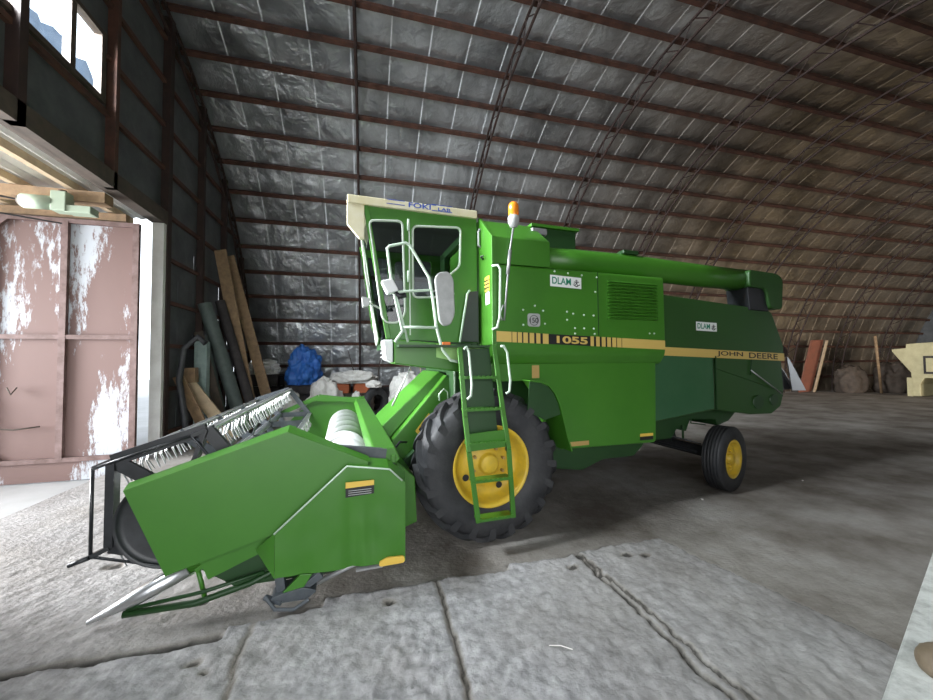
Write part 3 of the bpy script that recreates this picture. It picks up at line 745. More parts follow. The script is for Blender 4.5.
m = MB(); m.box((-.08, -.92, 2.0), (-.02, .53, 2.55)); m.box((-.08, -.92, 3.3), (-.02, .53, 3.46)); m.box((-.08, -.92, 2.5), (-.02, -.6, 3.35)); m.box((-.08, .25, 2.5), (-.02, .53, 3.35)); m.build('cab_back_wall', 'green_dark', H)
m = MB(); m.box((-1.0, -.9, 1.98), (-.02, .5, 2.06)); m.build('cab_floor', 'green_dark', H)
# front pillars, windshield
m = MB(); m.beam((-1.235, -.92, 3.43), (-1.005, -.92, 2.06), .05, .05); m.build('front_pillar', 'green', H, .004)
m = MB(); m.beam((-1.18, .52, 3.43), (-.96, .52, 2.06), .05, .05); m.build('front_pillar', 'green', H, .004)
m = MB()
fr = [(-1.27, -.88, 3.12), (-1.115, -.88, 2.06), (-1.0, .50, 2.06), (-1.16, .50, 3.12)]
m.tube(fr, .018, 6, closed=True); m.build('windshield_frame', 'trim', H)
q = MB(); q.add(fr, [(0,1,2,3)]); q.build('windshield', 'glass', H)
q = MB(); q.add([(-1.27,-.88,3.12),(-1.22,-.92,3.30),(-1.01,-.92,2.08),(-1.115,-.88,2.07)], [(0,1,2,3)]); q.build('quarter_window', 'glass', H)
# roof
m = MB()
top = [(-1.42,-.96),(-.02,-.96),(-.02,.55),(-1.12,.55)]
m.add([(x, y, z) for z in (3.43, 3.52) for x, y in top], [(3,2,1,0),(4,5,6,7),(0,1,5,4),(1,2,6,5),(2,3,7,6),(3,0,4,7)]); rf = m.build('cab_roof', 'cream', H, .01)
m = MB(); m.prism([(-1.42, 3.47), (-1.25, 3.44), (-1.25, 3.08), (-1.30, 3.08), (-1.42, 3.22)], -.95, -.90); m.build('visor_cheek', 'cream', rf, .006)
text('FOKI', 'roof_lettering', 'blue_ink', rf, -.80, -.978, 3.453, .055, .24, bold=.02)
text('LAB', 'roof_lettering', 'blue_ink', rf, -.48, -.978, 3.455, .035, .14, bold=.02)
for x0, x1, z in ((-1.03, -.84, 3.505), (-1.03, -.84, 3.462), (-.60, -.50, 3.505), (-.55, -.32, 3.447), (-.55, -.32, 3.512)):
    q = MB(); q.add([(x0,-.977,z),(x1,-.977,z),(x1,-.977,z+.008),(x0,-.977,z+.008)], [(0,1,2,3)]); q.build('roof_stripe', 'blue_ink', rf, recalc=False)
# door seam and hinges
m = MB(); m.beam((-.79, -.945, 3.33), (-.78, -.945, 2.1), .012, .012); m.build('door_post', 'trim', H)
for z in (3.27, 2.72):
    m = MB(); m.tube([(-.80, -.955, z-.06), (-.80, -.955, z+.06)], .014, 8); m.build('door_hinge', 'rail', H)
# interior
m = MB(); m.box((-1.15, -.88, 3.39), (-.08, .48, 3.43)); m.build('headliner', 'seat', H)
m = MB(); m.box((-.50, -.25, 2.36), (-.10, .25, 2.50)); m.prism([(-.14, 2.5), (-.06, 2.5), (-.04, 3.0), (-.12, 3.0)], -.25, .25); m.build('driver_seat', 'seat', H, .03)
m = MB(); m.prism([(-1.0, 2.05), (-.9, 2.05), (-.82, 2.55), (-.90, 2.58)], -.1, .1); m.box((-.95, -.62, 2.05), (-.6, -.42, 2.45)); m.tube([(-.86, 0, 2.55), (-.80, 0, 2.68)], .025, 8); m.build('steering_column', 'black', H, .01)
m = MB(); cpt = Vector((-.80, 0, 2.70)); ring = []
for i in range(24):
    a = 2*PI*i/24; ring.append(cpt + Vector((math.cos(a)*.17, math.sin(a)*.19, -math.cos(a)*.05)))
m.tube(ring, .014, 6, closed=True); 
for i in (0, 8, 16): m.tube([cpt, ring[i]], .01, 6)
m.build('steering_wheel', 'black', H)
# platform beside the cab
m = MB(); m.prism([(-.99, 2.035), (-.10, 1.965), (-.08, 1.76), (-.30, 1.71), (-.99, 1.80)], -1.27, -.93); pf = m.build('platform', 'green', H, .01)
m = MB(); m.box((-.97, -1.45, 1.955), (-.08, -.93, 1.975)); m.build('platform_deck', 'green_dark', pf)
m = MB(); m.prism([(-.58, 1.995), (-.12, 1.955), (-.12, 1.80), (-.30, 1.80), (-.58, 1.86)], -1.278, -1.271); m.build('pale_patch', mat('pale_lime', (.35, .62, .2), .5), pf)
m = MB(); m.prism([(-1.09, 2.03), (-1.0, 2.03), (-1.0, 1.81), (-1.07, 1.84)], -1.26, -1.0); hl_ = m.build('headlamp', 'white', H, .01)
m = MB(); 
for i in range(4): m.box((-1.095, -1.25, 1.86+.04*i), (-1.088, -1.02, 1.87+.04*i))
m.build('lamp_grille', 'mirror', hl_)
m = MB(); m.box((-.52, -1.30, 1.955), (-.44, -1.27, 2.01)); m.build('side_reflector', 'orange', H, .004)
# handrail cage at the door
ry = -1.40
m = MB()
m.tube([(-1.0, ry, 2.0), (-.93, ry, 2.1), (-1.03, ry, 2.55), (-1.07, ry, 2.86), (-1.05, ry, 2.885), (-.90, ry, 2.93), (-.86, ry, 2.91), (-.68, ry, 2.62), (-.64, ry, 2.4), (-.61, ry, 2.15), (-.55, ry, 1.93), (-.47, ry, 1.83), (-.38, ry, 1.81)], .014, 8)
m.tube([(-.93, ry, 2.14), (-.60, ry, 2.14)], .014, 8); m.tube([(-1.02, ry, 2.46), (-.65, ry, 2.50)], .012, 8)
m.tube([(-.88, ry, 2.0), (-1.0, ry, 2.48)], .010, 8)
m.build('handrail', 'rail', H)
m = MB(); m.prism(rounded([(-1.13, 2.55), (-1.03, 2.58), (-.97, 2.47), (-1.07, 2.43)], .02), ry-.05, ry+.04); m.build('work_lamp', 'white', H, .01)
m = MB(); m.tube([(-1.0, ry, 2.46), (-.96, ry, 2.42), (-.9, ry, 2.44)], .025, 8); m.build('lamp_bracket', 'black', H)
m = MB(); m.tube([(-1.1, -.9, 2.38), (-1.22, -1.0, 2.42)], .012, 6); m.prism(rounded([(-1.27, 2.36), (-1.21, 2.37), (-1.2, 2.45), (-1.28, 2.46)], .01), -1.08, -1.0); m.build('front_lamp', 'mirror', H, .01)
# side mirror
m = MB(); m.prism(rounded([(-.64, 2.60), (-.60, 2.66), (-.50, 2.67), (-.455, 2.60), (-.445, 2.26), (-.49, 2.16), (-.56, 2.15), (-.60, 2.20)], .04), -1.48, -1.43); mi = m.build('side_mirror', 'mirror', H, .012, 3)
m = MB(); m.tube([(-.55, -1.42, 2.5), (-.6, -1.4, 2.5), (-.66, -1.4, 2.48)], .01, 6); m.tube([(-.46, -1.43, 2.52), (-.30, -.95, 2.56)], .009, 6); m.build('mirror_arm', 'steel', mi)
# dark guard panel behind the door
m = MB(); m.prism([(-.24, 2.03), (-.15, 2.58), (-.03, 2.60), (-.03, 2.03)], -1.0, -.94); gp = m.build('guard_panel', 'netting', H, .006)
m = MB(); m.tube([(-.25, -1.0, 2.03), (-.16, -1.0, 2.56), (-.13, -1.0, 2.60)], .012, 6); m.build('guard_edge', 'rail', gp)
# small grab handle on the body corner
m = MB(); m.tube([(-.0, -1.33, 2.80), (.04, -1.38, 2.80), (.07, -1.38, 2.76), (.06, -1.38, 2.28), (.03, -1.38, 2.16), (-.02, -1.36, 2.14)], .012, 8); m.build('grab_handle', 'rail', H)
# beacon on its pole
m = MB(); m.tube([(.13, -1.33, 2.24), (.17, -1.34, 2.7), (.20, -1.34, 2.98), (.245, -1.34, 3.24)], .011, 8); m.tube([(.172, -1.335, 2.72), (.203, -1.335, 2.98)], .02, 8); m.tube([(.11, -1.33, 2.24), (.085, -1.33, 2.30), (.12, -1.33, 2.40)], .008, 6); bp_ = m.build('beacon_pole', 'galv', H)
m = MB(); m.lathe([(.001,3.22),(.04,3.23),(.06,3.28),(.062,3.33),(.05,3.345)], 20, 'z', (.245, -1.34, 0)); m.build('beacon_base', 'mirror', bp_)
m = MB(); m.lathe([(.05,3.335),(.056,3.36),(.056,3.44),(.05,3.47),(.03,3.49),(.001,3.495)], 20, 'z', (.245, -1.34, 0)); m.build('beacon_lens', 'amber', bp_)
m = MB(); m.box((.62, -1.06, 3.29), (.82, -.94, 3.37)); m.build('tank_lamp', 'galv', H, .015)

# --- ladder
L1 = [(-.40, -1.47, 1.95), (-.37, -1.53, 1.3), (-.35, -1.58, .98), (-.27, -1.60, .34)]; L2 = [(-.05, -1.47, 1.98), (.02, -1.53, 1.3), (.05, -1.58, .98), (.08, -1.60, .34)]
m = MB()
for L in (L1, L2):
    for a, b in zip(L, L[1:]): m.beam(a, b, .045, .028, (0,1,0))
ld = m.build('ladder', 'green', H, .004)
def lerp(P, z):
    for a, b in zip(P, P[1:]):
        if b[2] <= z <= a[2]:
            t = (a[2]-z)/(a[2]-b[2]); return Vector(a).lerp(Vector(b), t)
for z in (1.66, 1.36, 1.05, .71, .36):
    m = MB(); a, b = lerp(L1, z), lerp(L2, z); a.y += .04; b.y += .04; m.beam(a, b, .13, .022)
    for t in range(8):
        p = a.lerp(b, (t+.5)/8); m.box((p.x-.012, p.y-.07, p.z+.008), (p.x+.012, p.y-.06, p.z+.02))
    m.build('step', 'green', ld)
m = MB(); a, b, c, d = [Vector(v) for v in ((-.39,-1.38,1.93), (-.06,-1.38,1.95), (.0,-1.44,1.08), (-.34,-1.44,1.05))]
m.add([a, b, c, d], [(0,1,2,3)]); o = m.build('ladder_back', 'green_dark', ld); md = o.modifiers.new('s', 'SOLIDIFY'); md.thickness = .01
m = MB(); m.prism([(-.35, 1.14), (.03, 1.16), (.05, 1.0), (-.35, .98)], -1.56, -1.54); m.build('toe_board', 'green', ld)
for pts in ([(-.40,1.93),(-.375,1.95),(-.35,1.90),(-.325,1.60),(-.335,1.50),(-.37,1.47)], [(-.03,1.96),(.0,1.96),(.035,1.90),(.065,1.63),(.055,1.53),(.02,1.51)]):
    m = MB(); m.tube([(x, -1.60, z) for x, z in pts], .012, 8); m.build('ladder_rail', 'rail', ld)

# --- feeder house
m = MB()
m.prism([(-.28, 1.66), (-.14, 1.50), (-.66, .80), (-1.02, .45), (-1.02, .80), (-.98, .86)], -.56, .56); fh = m.build('feeder_house', 'green', H, .012)
m = MB(); m.prism([(-.34, 1.70), (-.26, 1.66), (-1.0, .86), (-1.15, .96)], -.42, .52); m.build('feeder_top_cover', 'green', fh, .01)
for s in (-1, 1):
    m = MB(); m.beam((-.22, s*.66, 1.18), (-.95, s*.66, .55), .09, .09); m.tube([(-.1, s*.66, 1.3), (-.5, s*.66, .94)], .04, 12); m.build('lift_cylinder', 'green_dark', fh, .005)
m = MB(); m.add([(-.64,-.575,1.06),(-.565,-.575,1.16),(-.44,-.575,1.30)][:0] + [(-.66,-.566,1.02),(-.62,-.566,.97),(-.46,-.566,1.17),(-.50,-.566,1.22)], [(0,1,2,3)]); m.build('warning_sticker', 'sticker_y', fh, recalc=False)
m = MB(); m.add([(-.62,-.568,1.035),(-.60,-.568,1.01),(-.485,-.568,1.155),(-.505,-.568,1.18)], [(0,1,2,3)]); m.build('sticker_print', 'black_ink', fh, recalc=False)
m = MB(); m.tube([(-.37, -.57, 1.36), (-.38, -.60, 1.44), (-.33, -.61, 1.50), (-.28, -.6, 1.46), (-.27, -.58, 1.38)], .009, 6); m.build('hose_loop', 'rail', fh)
m = MB(); m.tube([(-.3, -.2, 1.75), (-.6, -.3, 1.9), (-.9, -.4, 1.3)], .012, 6); m.tube([(-.2, -.5, 1.7), (-.45, -.5, 1.9)], .015, 6); m.build('hydraulic_hose', 'galv', fh)

# --- header
YN, YF = -1.60, 3.12
m = MB()
m.box((-1.06, YN, .22), (-1.02, YF, 1.02))                                    # back sheet
m.prism([(-1.06, .22), (-1.5, .16), (-2.0, .20), (-2.0, .23), (-1.5, .19), (-1.06, .26)], YN, YF)   # trough floor
hd = m.build('header', 'green', H, .006)
m = MB(); m.prism([(-1.20, 1.08), (-1.02, 1.08), (-.98, .98), (-1.02, .94), (-1.24, .98)], YN+.02, YF); m.build('top_beam', 'green', hd, .01)
m = MB(); m.prism([(-1.03, .96), (-1.9, .92), (-2.55, .42), (-2.2, .16), (-1.5, .14), (-1.03, .2)], YN-.03, YN); m.build('end_panel', 'green_dark', hd, .004)
m = MB(); m.prism([(-1.03, 1.12), (-2.0, 1.12), (-2.7, .42), (-2.2, .16), (-1.5, .14), (-1.03, .2)], YF-.03, YF); m.build('end_panel', 'green', hd, .004)
m = MB(); m.prism([(-1.1, 1.10), (-1.95, 1.16), (-1.95, 1.06), (-1.1, 1.0)], YF-.10, YF+.02); m.build('end_panel_cap', 'green', hd, .01)
# near divider shield, with folded top flange
shA = [(-2.82, .98), (-1.84, 1.30), (-1.26, 1.03), (-1.30, .70), (-2.03, .54), (-2.58, .385)]
m = MB(); m.prism(shA, -1.775, -1.755); 
m.add([(-2.82,-1.775,.98),(-1.84,-1.775,1.30),(-1.84,-1.66,1.335),(-2.84,-1.66,1.0)], [(0,1,2,3)])
m.add([(-1.84,-1.775,1.30),(-1.26,-1.775,1.03),(-1.25,-1.69,1.05),(-1.84,-1.66,1.335)], [(0,1,2,3)])
m.add([(-2.82,-1.775,.98),(-2.84,-1.66,1.0),(-2.58,-1.70,.37),(-2.58,-1.775,.385)], [(0,1,2,3)]); 
m.build('divider_shield', 'green', hd, recalc=False)
shB = [(-1.42, 1.02), (-1.10, .965), (-1.0, .87), (-.975, .235), (-1.91, .275), (-2.0, .35), (-1.93, .57)]
m = MB(); m.v = [(-1.42,-1.80,1.02),(-1.10,-1.82,.965),(-1.0,-1.82,.87),(-.975,-1.82,.235),(-1.91,-1.84,.275),(-1.93,-1.84,.585),
                 (-2.07,-1.70,.44),
                 (-1.42,-1.62,1.02),(-1.10,-1.62,1.0),(-.98,-1.62,.90),(-.955,-1.62,.235)]
# dented sheet: subdivide the big face
def dented():
    NX, NZ = 28, 20; vs = []; fs = []
    for j in range(NZ+1):
        t = j/NZ
        for i in range(NX+1):
            s_ = i/NX
            bx, bz = -1.91+( -.975+1.91)*s_, .275+(.235-.275)*s_
            # upper boundary
            X = bx
            if X < -1.42: tz = .585 + (X+1.93)/(.51)*(1.02-.585)
            elif X < -1.10: tz = 1.02 + (X+1.42)/.32*(-.055)
            else: tz = .965 + (X+1.10)/.125*(-.115)
            z = bz + (tz-bz)*t
            d = .028*math.exp(-((X+1.38)/.05)**2)*(1-t)*1.2 + .022*math.exp(-((X+1.22+.05*t)/.035)**2)*math.exp(-((t-.3)/.3)**2) + .02*math.exp(-((X+1.72)/.05)**2)*(1-t)*.8
            d += .008*noise.noise(Vector((X*5, z*5, 0)))
            vs.append((X, -1.835+d+.01*s_, z))
    for j in range(NZ):
        for i in range(NX): fs.append((j*(NX+1)+i, j*(NX+1)+i+1, (j+1)*(NX+1)+i+1, (j+1)*(NX+1)+i))
    q = MB(); q.add(vs, fs, True)
    # bent nose and returns
    n0 = vs[0]; n1 = vs[NZ*(NX+1)]
    q.add([(-1.912,-1.835,.275),(-1.912,-1.835,.593),(-2.06,-1.70,.44)], [(0,2,1)])
    e0 = vs[NX]; e1 = vs[NZ*(NX+1)+NX]
    q.add([e0, e1, (e1[0]+.03,-1.62,e1[2]+.03), (e0[0]+.03,-1.62,e0[2])], [(0,1,2,3)])
    q.add([(-1.10,-1.83,.965), e1, (e1[0]+.03,-1.62,e1[2]+.03), (-1.10,-1.62,1.0)], [(0,1,2,3)])
    q.add([(-1.42,-1.83,1.02), (-1.10,-1.83,.965), (-1.10,-1.62,1.0), (-1.42,-1.62,1.05)], [(0,1,2,3)])
    return q
sB = dented().build('rear_end_shield', 'green', hd, recalc=False)
m = MB(); m.tube([(-1.915,-1.84,.59), (-1.42,-1.84,1.025), (-1.10,-1.835,.97), (-1.0,-1.835,.87)], .007, 6); m.build('shield_edge', 'rail', sB)
m = MB(); m.add([(-1.43,-1.845,.79),(-1.22,-1.845,.80),(-1.22,-1.845,.90),(-1.43,-1.845,.90)], [(0,1,2,3)]); m.build('warning_sticker', 'black_ink', sB, recalc=False)
m = MB(); m.add([(-1.43,-1.847,.86),(-1.22,-1.847,.865),(-1.22,-1.847,.905),(-1.43,-1.847,.905)], [(0,1,2,3)]); m.build('sticker_header', 'sticker_y', sB, recalc=False)
q = MB(); [q.box((-1.41, -1.849, .805+.016*i), (-1.24, -1.846, .81+.016*i)) for i in range(3)]; q.build('sticker_lines', 'mirror', sB)
m = MB(); m.prism(rounded([(-1.18, .235), (-.985, .235), (-.985, .285), (-1.12, .295), (-1.18, .27)], .02), -1.85, -1.835); m.build('orange_reflector', 'sticker_y', sB)
# divider tube and snout
m = MB(); m.tube([(-2.50, -1.58, .335), (-2.80, -1.585, .19), (-3.08, -1.59, .07)], [.062, .055, .014], 10)
m.build('divider_point', 'steel', hd)
m = MB(); m.tube([(-2.0, -1.62, .56), (-2.3, -1.6, .42), (-2.52, -1.58, .33)], .05, 8); m.beam((-1.95, -1.60, .60), (-2.45, -1.60, .33), .10, .03); m.build('divider_tube', 'green', hd)
m = MB(); m.tube([(-2.88, -1.60, .09), (-2.45, -1.62, .09), (-2.10, -1.63, .17), (-1.75, -1.63, .31)], .024, 8); m.tube([(-2.86, -1.60, .12), (-2.4, -1.66, .18), (-2.0, -1.7, .27)], .014, 6)
m.build('skid_bar', 'green_dark', hd)
m = MB(); m.prism([(-2.42, .42), (-2.36, .27), (-1.88, .46), (-1.92, .54)], -1.68, -1.665)
m.tube([(-2.45, -1.60, .33), (-2.40, -1.61, .12)], .016, 6); m.build('divider_brace', 'green', hd)
m = MB(); m.tube([(-1.72, -1.72, .10), (-1.4, -1.74, .22), (-1.15, -1.76, .30)], .018, 8); m.box((-1.35, -1.8, .20), (-1.15, -1.62, .215)); m.build('lower_rod', 'galv', hd)
m = MB(); m.prism(rounded([(-1.95, .10), (-1.70, .09), (-1.62, .14), (-1.72, .18), (-1.92, .15)], .03), -1.84, -1.66); m.prism([(-1.90, .15), (-1.84, .15), (-1.86, .30), (-1.92, .30)], -1.8, -1.74)
m.beam((-1.72, -1.8, .16), (-1.60, -1.8, .24), .04, .05); m.beam((-1.98, -1.8, .14), (-1.86, -1.84, .10), .03, .03); m.tube([(-1.97, -1.84, .17), (-1.9, -1.87, .08), (-1.78, -1.88, .06), (-1.68, -1.86, .10)], .014, 6); m.build('knife_drive', 'slate', hd, .006)
m = MB(); m.prism([(-1.86, .16), (-1.72, .17), (-1.66, .26), (-1.74, .27)], -1.83, -1.80); m.build('drive_cover', 'green', hd, .004)
m = MB(); m.box((-2.08, YN, .19), (-1.98, YF, .215))
y = YN+.05
while y < YF: m.add([(-2.05,y-.02,.22),(-2.05,y+.02,.22),(-2.16,y,.215),(-2.05,y-.02,.19),(-2.05,y+.02,.19)], [(0,2,1),(3,4,2),(0,3,2),(1,2,4)]); y += .0762
m.build('cutter_bar', 'galv', hd)
# auger
m = MB(); axx, az = -1.42, .60; m.tube([(axx, YN, az), (axx, YF-.03, az)], .15, 20); ag = m.build('auger', 'auger', hd)
m = MB(); vs = []; fs = []; T = 9.5; N = 300
for i in range(N+1):
    t = i/N; y = YN+.02+(YF-YN-.08)*t; yc = (YN+YF)/2 ; a = 2*PI*T*(t if y < yc else (2*.5-t))
    for r_ in (.14, .29): vs.append((axx + r_*math.cos(a), y, az + r_*math.sin(a)))
fs = [(i*2, i*2+1, i*2+3, i*2+2) for i in range(N)]
m.add(vs, fs, True); o = m.build('auger_flight', 'auger', hd); md = o.modifiers.new('s', 'SOLIDIFY'); md.thickness = .008
# pickup reel: five bats
rc = Vector((-2.59, .83)); RR = .51; RN, RF = -1.50, 3.0
m = MB(); m.tube([(rc.x, RN, rc.y), (rc.x, RF, rc.y)], .045, 14); m.build('reel_tube', 'steel', hd)
vp = [(rc.x + RR*math.cos(math.radians(a)), rc.y + RR*math.sin(math.radians(a))) for a in (0, 72, 144, 216, 288)]
for (x, z) in vp:
    m = MB(); m.tube([(x, RN, z), (x, RF, z)], .019, 8); m.box((x-.02, RN, z-.005), (x+.05, RF, z+.012)); b_ = m.build('reel_bat', 'galv', hd)
    m = MB(); y = RN+.08; 
    while y < RF-.05:
        jx = .008*math.sin(y*37)
        m.tube([(x, y, z), (x+.035, y, z-.03), (x+.02+jx, y+.01, z-.11), (x+.06+jx, y+.01, z-.20)], .0055, 4)
        m.tube([(x, y+.03, z), (x+.035, y+.03, z-.03), (x+.02+jx, y+.04, z-.11), (x+.05-jx, y+.05, z-.19)], .0055, 4); y += .115
    m.build('tine_row', 'galv', hd)
for y in (RN, RN+1.1, RN+2.2, RN+3.35, RF):
    m = MB(); near = y == RN
    for i in range(5):
        a = Vector((vp[i][0], y, vp[i][1])); b = Vector((vp[(i+1)%5][0], y, vp[(i+1)%5][1]))
        m.beam((rc.x, y, rc.y), a, .012 if not near else .03, .09, (0,0,1) if False else (0.3,0,1))
        if near or y == RF: m.beam(a, b, .05 if near else .03, .085)
    m.build('reel_spider', 'black' if near else 'slate', hd)
# eccentric control ring, thin, offset outwards
m = MB(); off = (-.085, -.035)
vv = [(x+off[0], z+off[1]) for x, z in vp]
for i in range(5): m.tube([(vv[i][0], RN-.06, vv[i][1]), (vv[(i+1)%5][0], RN-.06, vv[(i+1)%5][1])], .011, 6)
for i in range(5): m.beam((vp[i][0], RN-.03, vp[i][1]), (vv[i][0], RN-.06, vv[i][1]), .03, .03)
m.tube([(vv[3][0], RN-.07, vv[3][1]), (vv[3][0]-.11, RN-.07, vv[3][1]-.035)], .016, 8); m.build('reel_control_ring', 'black', hd)
m = MB(); m.lathe([(.001,RN-.05),(.29,RN-.05),(.33,RN-.06),(.335,RN-.10),(.33,RN-.03),(.001,RN-.03)], 40, c=(rc.x-.03, 0, rc.y-.14)); m.build('reel_end_disc', 'black', hd)
for y in (YN+.03, YF-.08):
    m = MB(); m.beam((-1.1, y, 1.03), (-1.9, y, 1.15), .05, .09); m.beam((-1.9, y, 1.15), (rc.x, y, rc.y+.02), .05, .08); m.build('reel_arm', 'slate' if y < 0 else 'green', hd)
m = MB(); m.tube([(-1.0, -1.5, .97), (-1.3, -1.6, 1.0), (-1.2, -1.45, 1.02)], .007, 6); m.tube([(-1.0, -1.1, .92), (-.9, -1.0, 1.0), (-.8, -.8, .95)], .012, 6); m.build('header_hose', 'black', hd)
m = MB(); m.prism([(-.98, .9), (-.80, .72), (-.78, .30), (-.98, .24)], -1.3, -.7); m.build('header_gusset', 'green', hd, .01)

# ------------------------------------------------------------------ loose things at the back left
def crumple(name, m_, c, s, seed, amp=.25, sub=5, flat=True):
    bm = bmesh.new(); bmesh.ops.create_icosphere(bm, subdivisions=sub, radius=1)
    for v in bm.verts:
        p = v.co.copy(); n = noise.fractal(p*1.6 + Vector((seed*5.1, seed*2.3, 0)), 1, 2, 4); r_ = abs(noise.noise(p*3.1 + Vector((seed, 0, seed*3))))
        v.co = p*(1 + amp*n + amp*.9*(.35-r_) + amp*.55*(.3-abs(noise.noise(p*5.3 + Vector((3, seed, 1))))) )
        if flat and v.co.z < -.55: v.co.z = -.55
    for v in bm.verts: v.co = Vector((v.co.x*s[0]/2, v.co.y*s[1]/2, (v.co.z+.55)*s[2]/1.55))
    me = bpy.data.meshes.new(name); 
    for f_ in bm.faces: f_.smooth = True
    bm.to_mesh(me); bm.free(); me.materials.append(M[m_]); o = bpy.data.objects.new(name, me); COL.objects.link(o); o.location = c; return o
def crate(name, m_, c, s, rz=0):
    w, d, h = s[0]/2, s[1]/2, s[2]; q = MB(); t = .03; n = 4
    q.box((-w+.01, -d+.01, 0), (w-.01, d-.01, t))
    for i in range(n):
        z0 = h*i/n; z1 = z0 + h/n*.85
        q.box((-w, -d, z0), (w, -d+t, z1)); q.box((-w, d-t, z0), (w, d, z1)); q.box((-w, -d+t, z0), (-w+t, d-t, z1)); q.box((w-t, -d+t, z0), (w, d-t, z1))
    for x in (-w, w-.05):
        for y_ in (-d, d-.05): q.box((x, y_, 0), (x+.05, y_+.05, h))
    q.box((-w, -d, h-.03), (w, d, h))
    o = q.build(name, m_); o.location = c; o.rotation_euler = (0, 0, rz); return o
tag(crate('storage_bin', 'dark', (-3.25, 13.5, 0), (1.0, .8, 1.45), 0), 'dark slatted bin in the back corner with a white sack on top', 'bin')
tag(crumple('sack', 'sack', (-3.3, 13.5, 1.46), (.9, .7, .5), 1), 'white crumpled sack lying on the dark bin in the back corner', 'sack')
tag(crate('crate', 'dark', (-2.05, 13.5, 0), (.95, .8, 1.08), 0), 'dark crate under the blue tarpaulin', 'crate')
tag(crumple('tarpaulin', 'blue', (-2.05, 13.5, 1.09), (1.0, .8, 1.2), 3, .36), 'bundled blue tarpaulin against the back wall', 'tarpaulin')
tag(crumple('sack', 'sack', (-2.3, 12.5, 0), (.6, .55, .9), 4), 'small white sack in front of the blue tarpaulin', 'sack')
tag(crate('crate', 'crate', (-.85, 13.5, .78), (.55, .5, .32)), 'left orange crate under the pale sheet', 'crate', None)
tag(crate('crate', 'crate', (-.2, 13.5, .78), (.55, .5, .32)), 'right orange crate under the pale sheet', 'crate', None)
tag(crate('pallet_box', 'wood_dark', (-.5, 13.5, 0), (1.5, .8, .77)), 'dark wooden box carrying the two orange crates', 'box')
tag(crumple('plastic_sheet', 'sack', (-.45, 13.5, 1.11), (1.4, .75, .42), 7, .3), 'pale plastic sheet spread over the orange crates', 'sheet')
tag(crumple('sack', 'sack', (-1.3, 12.3, 0), (1.05, .85, 1.2), 8), 'crumpled white sack behind the header, left of the black tyre', 'sack')
tag(crumple('sack', 'sack', (-.36, 12.2, 0), (.42, .5, .85), 9), 'white sack beside the black tyre, below the orange crates', 'sack')
q = MB(); q.lathe([(.28,-.09),(.36,-.11),(.45,-.10),(.5,-.05),(.5,.05),(.45,.10),(.36,.11),(.28,.09),(.28,-.09)], 32); o = q.build('tyre', 'rubber'); o.location = (.25, 12.2, .52); o.rotation_euler = (0, 0, .7); tag(o, 'black loose tyre standing among the white sacks', 'tyre')
tag(crumple('rag', 'sack', (.2, 12.1, 1.03), (.45, .4, .2), 12), 'white rag lying on top of the loose black tyre', 'rag')
tag(crumple('sack', 'sack', (1.25, 12.5, 0), (1.1, .9, 1.5), 13, .18), 'tall white sack right of the black tyre', 'sack')
tag(crumple('sack', 'sack', (2.75, 13.4, 0), (.9, .8, 1.35), 15), 'pale sack against the back wall, under the cab', 'sack')
tag(crumple('rubbish_heap', 'dark', (-.8, 14.65, 0), (4.4, .8, .8), 17, .3, 5), 'low dark heap of rubbish along the foot of the back wall', 'rubbish')
for i, (x, z, lb) in enumerate(((-.35, 2.3, 'thin dark branch leaning left of the wall rib'), (.2, 2.5, 'thin dark branch leaning right of the wall rib'))):
    q = MB(); q.tube([(x, 14.15, .0), (x-.1+.3*i, 14.17, z*.6), (x+.35*(1 if i else -1), 14.2, z)], [.03, .022, .01], 6); tag(q.build('branch', 'wood_dark'), lb, 'branch')
for i, x in enumerate((1.4, 1.75)):
    q = MB(); q.tube([(x+.35, 13.2, 0), (x, 13.6, 2.3)], .018, 6); tag(q.build('stick', 'wood_light'), ('left' if i == 0 else 'right') + ' of the two pale sticks standing among the sacks below the cab', 'stick')

# planks and tubes on the end wall
def lean(name, m_, p, q_, w, t, label, cat, tw=(0,1,0), ends=None):
    p, q_ = Vector(p), Vector(q_); q = MB(); d = q_-p; q.beam((0,0,0), d, w, t, tw)
    o = q.build(name, m_, bevel=.006); o.location = p; tag(o, label, cat); return o
lean('plank', 'wood', (-2.98, 11.3, .03), (-3.93, 11.5, 4.95), .30, .05, 'long brown plank leaning on the end wall, the left of the two tallest', 'plank', (0,1,.2))
lean('plank', 'wood', (-2.62, 11.9, .03), (-3.85, 11.9, 4.9), .28, .05, 'long brown plank leaning on the end wall, the right of the two tallest', 'plank', (0,1,.2))
lean('board', 'wood', (-3.45, 9.7, .03), (-4.05, 9.55, 1.55), .25, .04, 'short reddish board leaning right of the door jamb', 'board', (.3,1,.2))
lean('board', 'wood_light', (-3.05, 9.95, .03), (-3.96, 9.8, 1.40), .28, .045, 'pale short board with a block at its head, leaning on the end wall', 'board', (0,1,.2))
o = lean('wood_block', 'wood', (-4.08, 9.84, 1.55), (-3.80, 9.84, 1.56), .34, .2, 'brown wood block resting at the head of the short pale board', 'wood block')
def pipe(name, m_, p, q_, r_, label, cat, n=16):
    p, q_ = Vector(p), Vector(q_); q = MB(); d = q_-p
    q.tube([Vector((0,0,0)), d], r_, n, caps=False); q.tube([Vector((0,0,0)), d], r_*.88, n)
    o = q.build(name, m_); o.location = p; tag(o, label, cat); return o
pipe('pipe', 'greytube', (-3.15, 11.0, .08), (-4.0, 10.75, 3.35), .16, 'thick grey-green pipe leaning on the end wall behind the planks', 'pipe')
pipe('pipe', 'dark', (-2.85, 11.1, .08), (-3.85, 11.3, 3.5), .12, 'thin dark pipe right of the thick grey-green pipe', 'pipe')
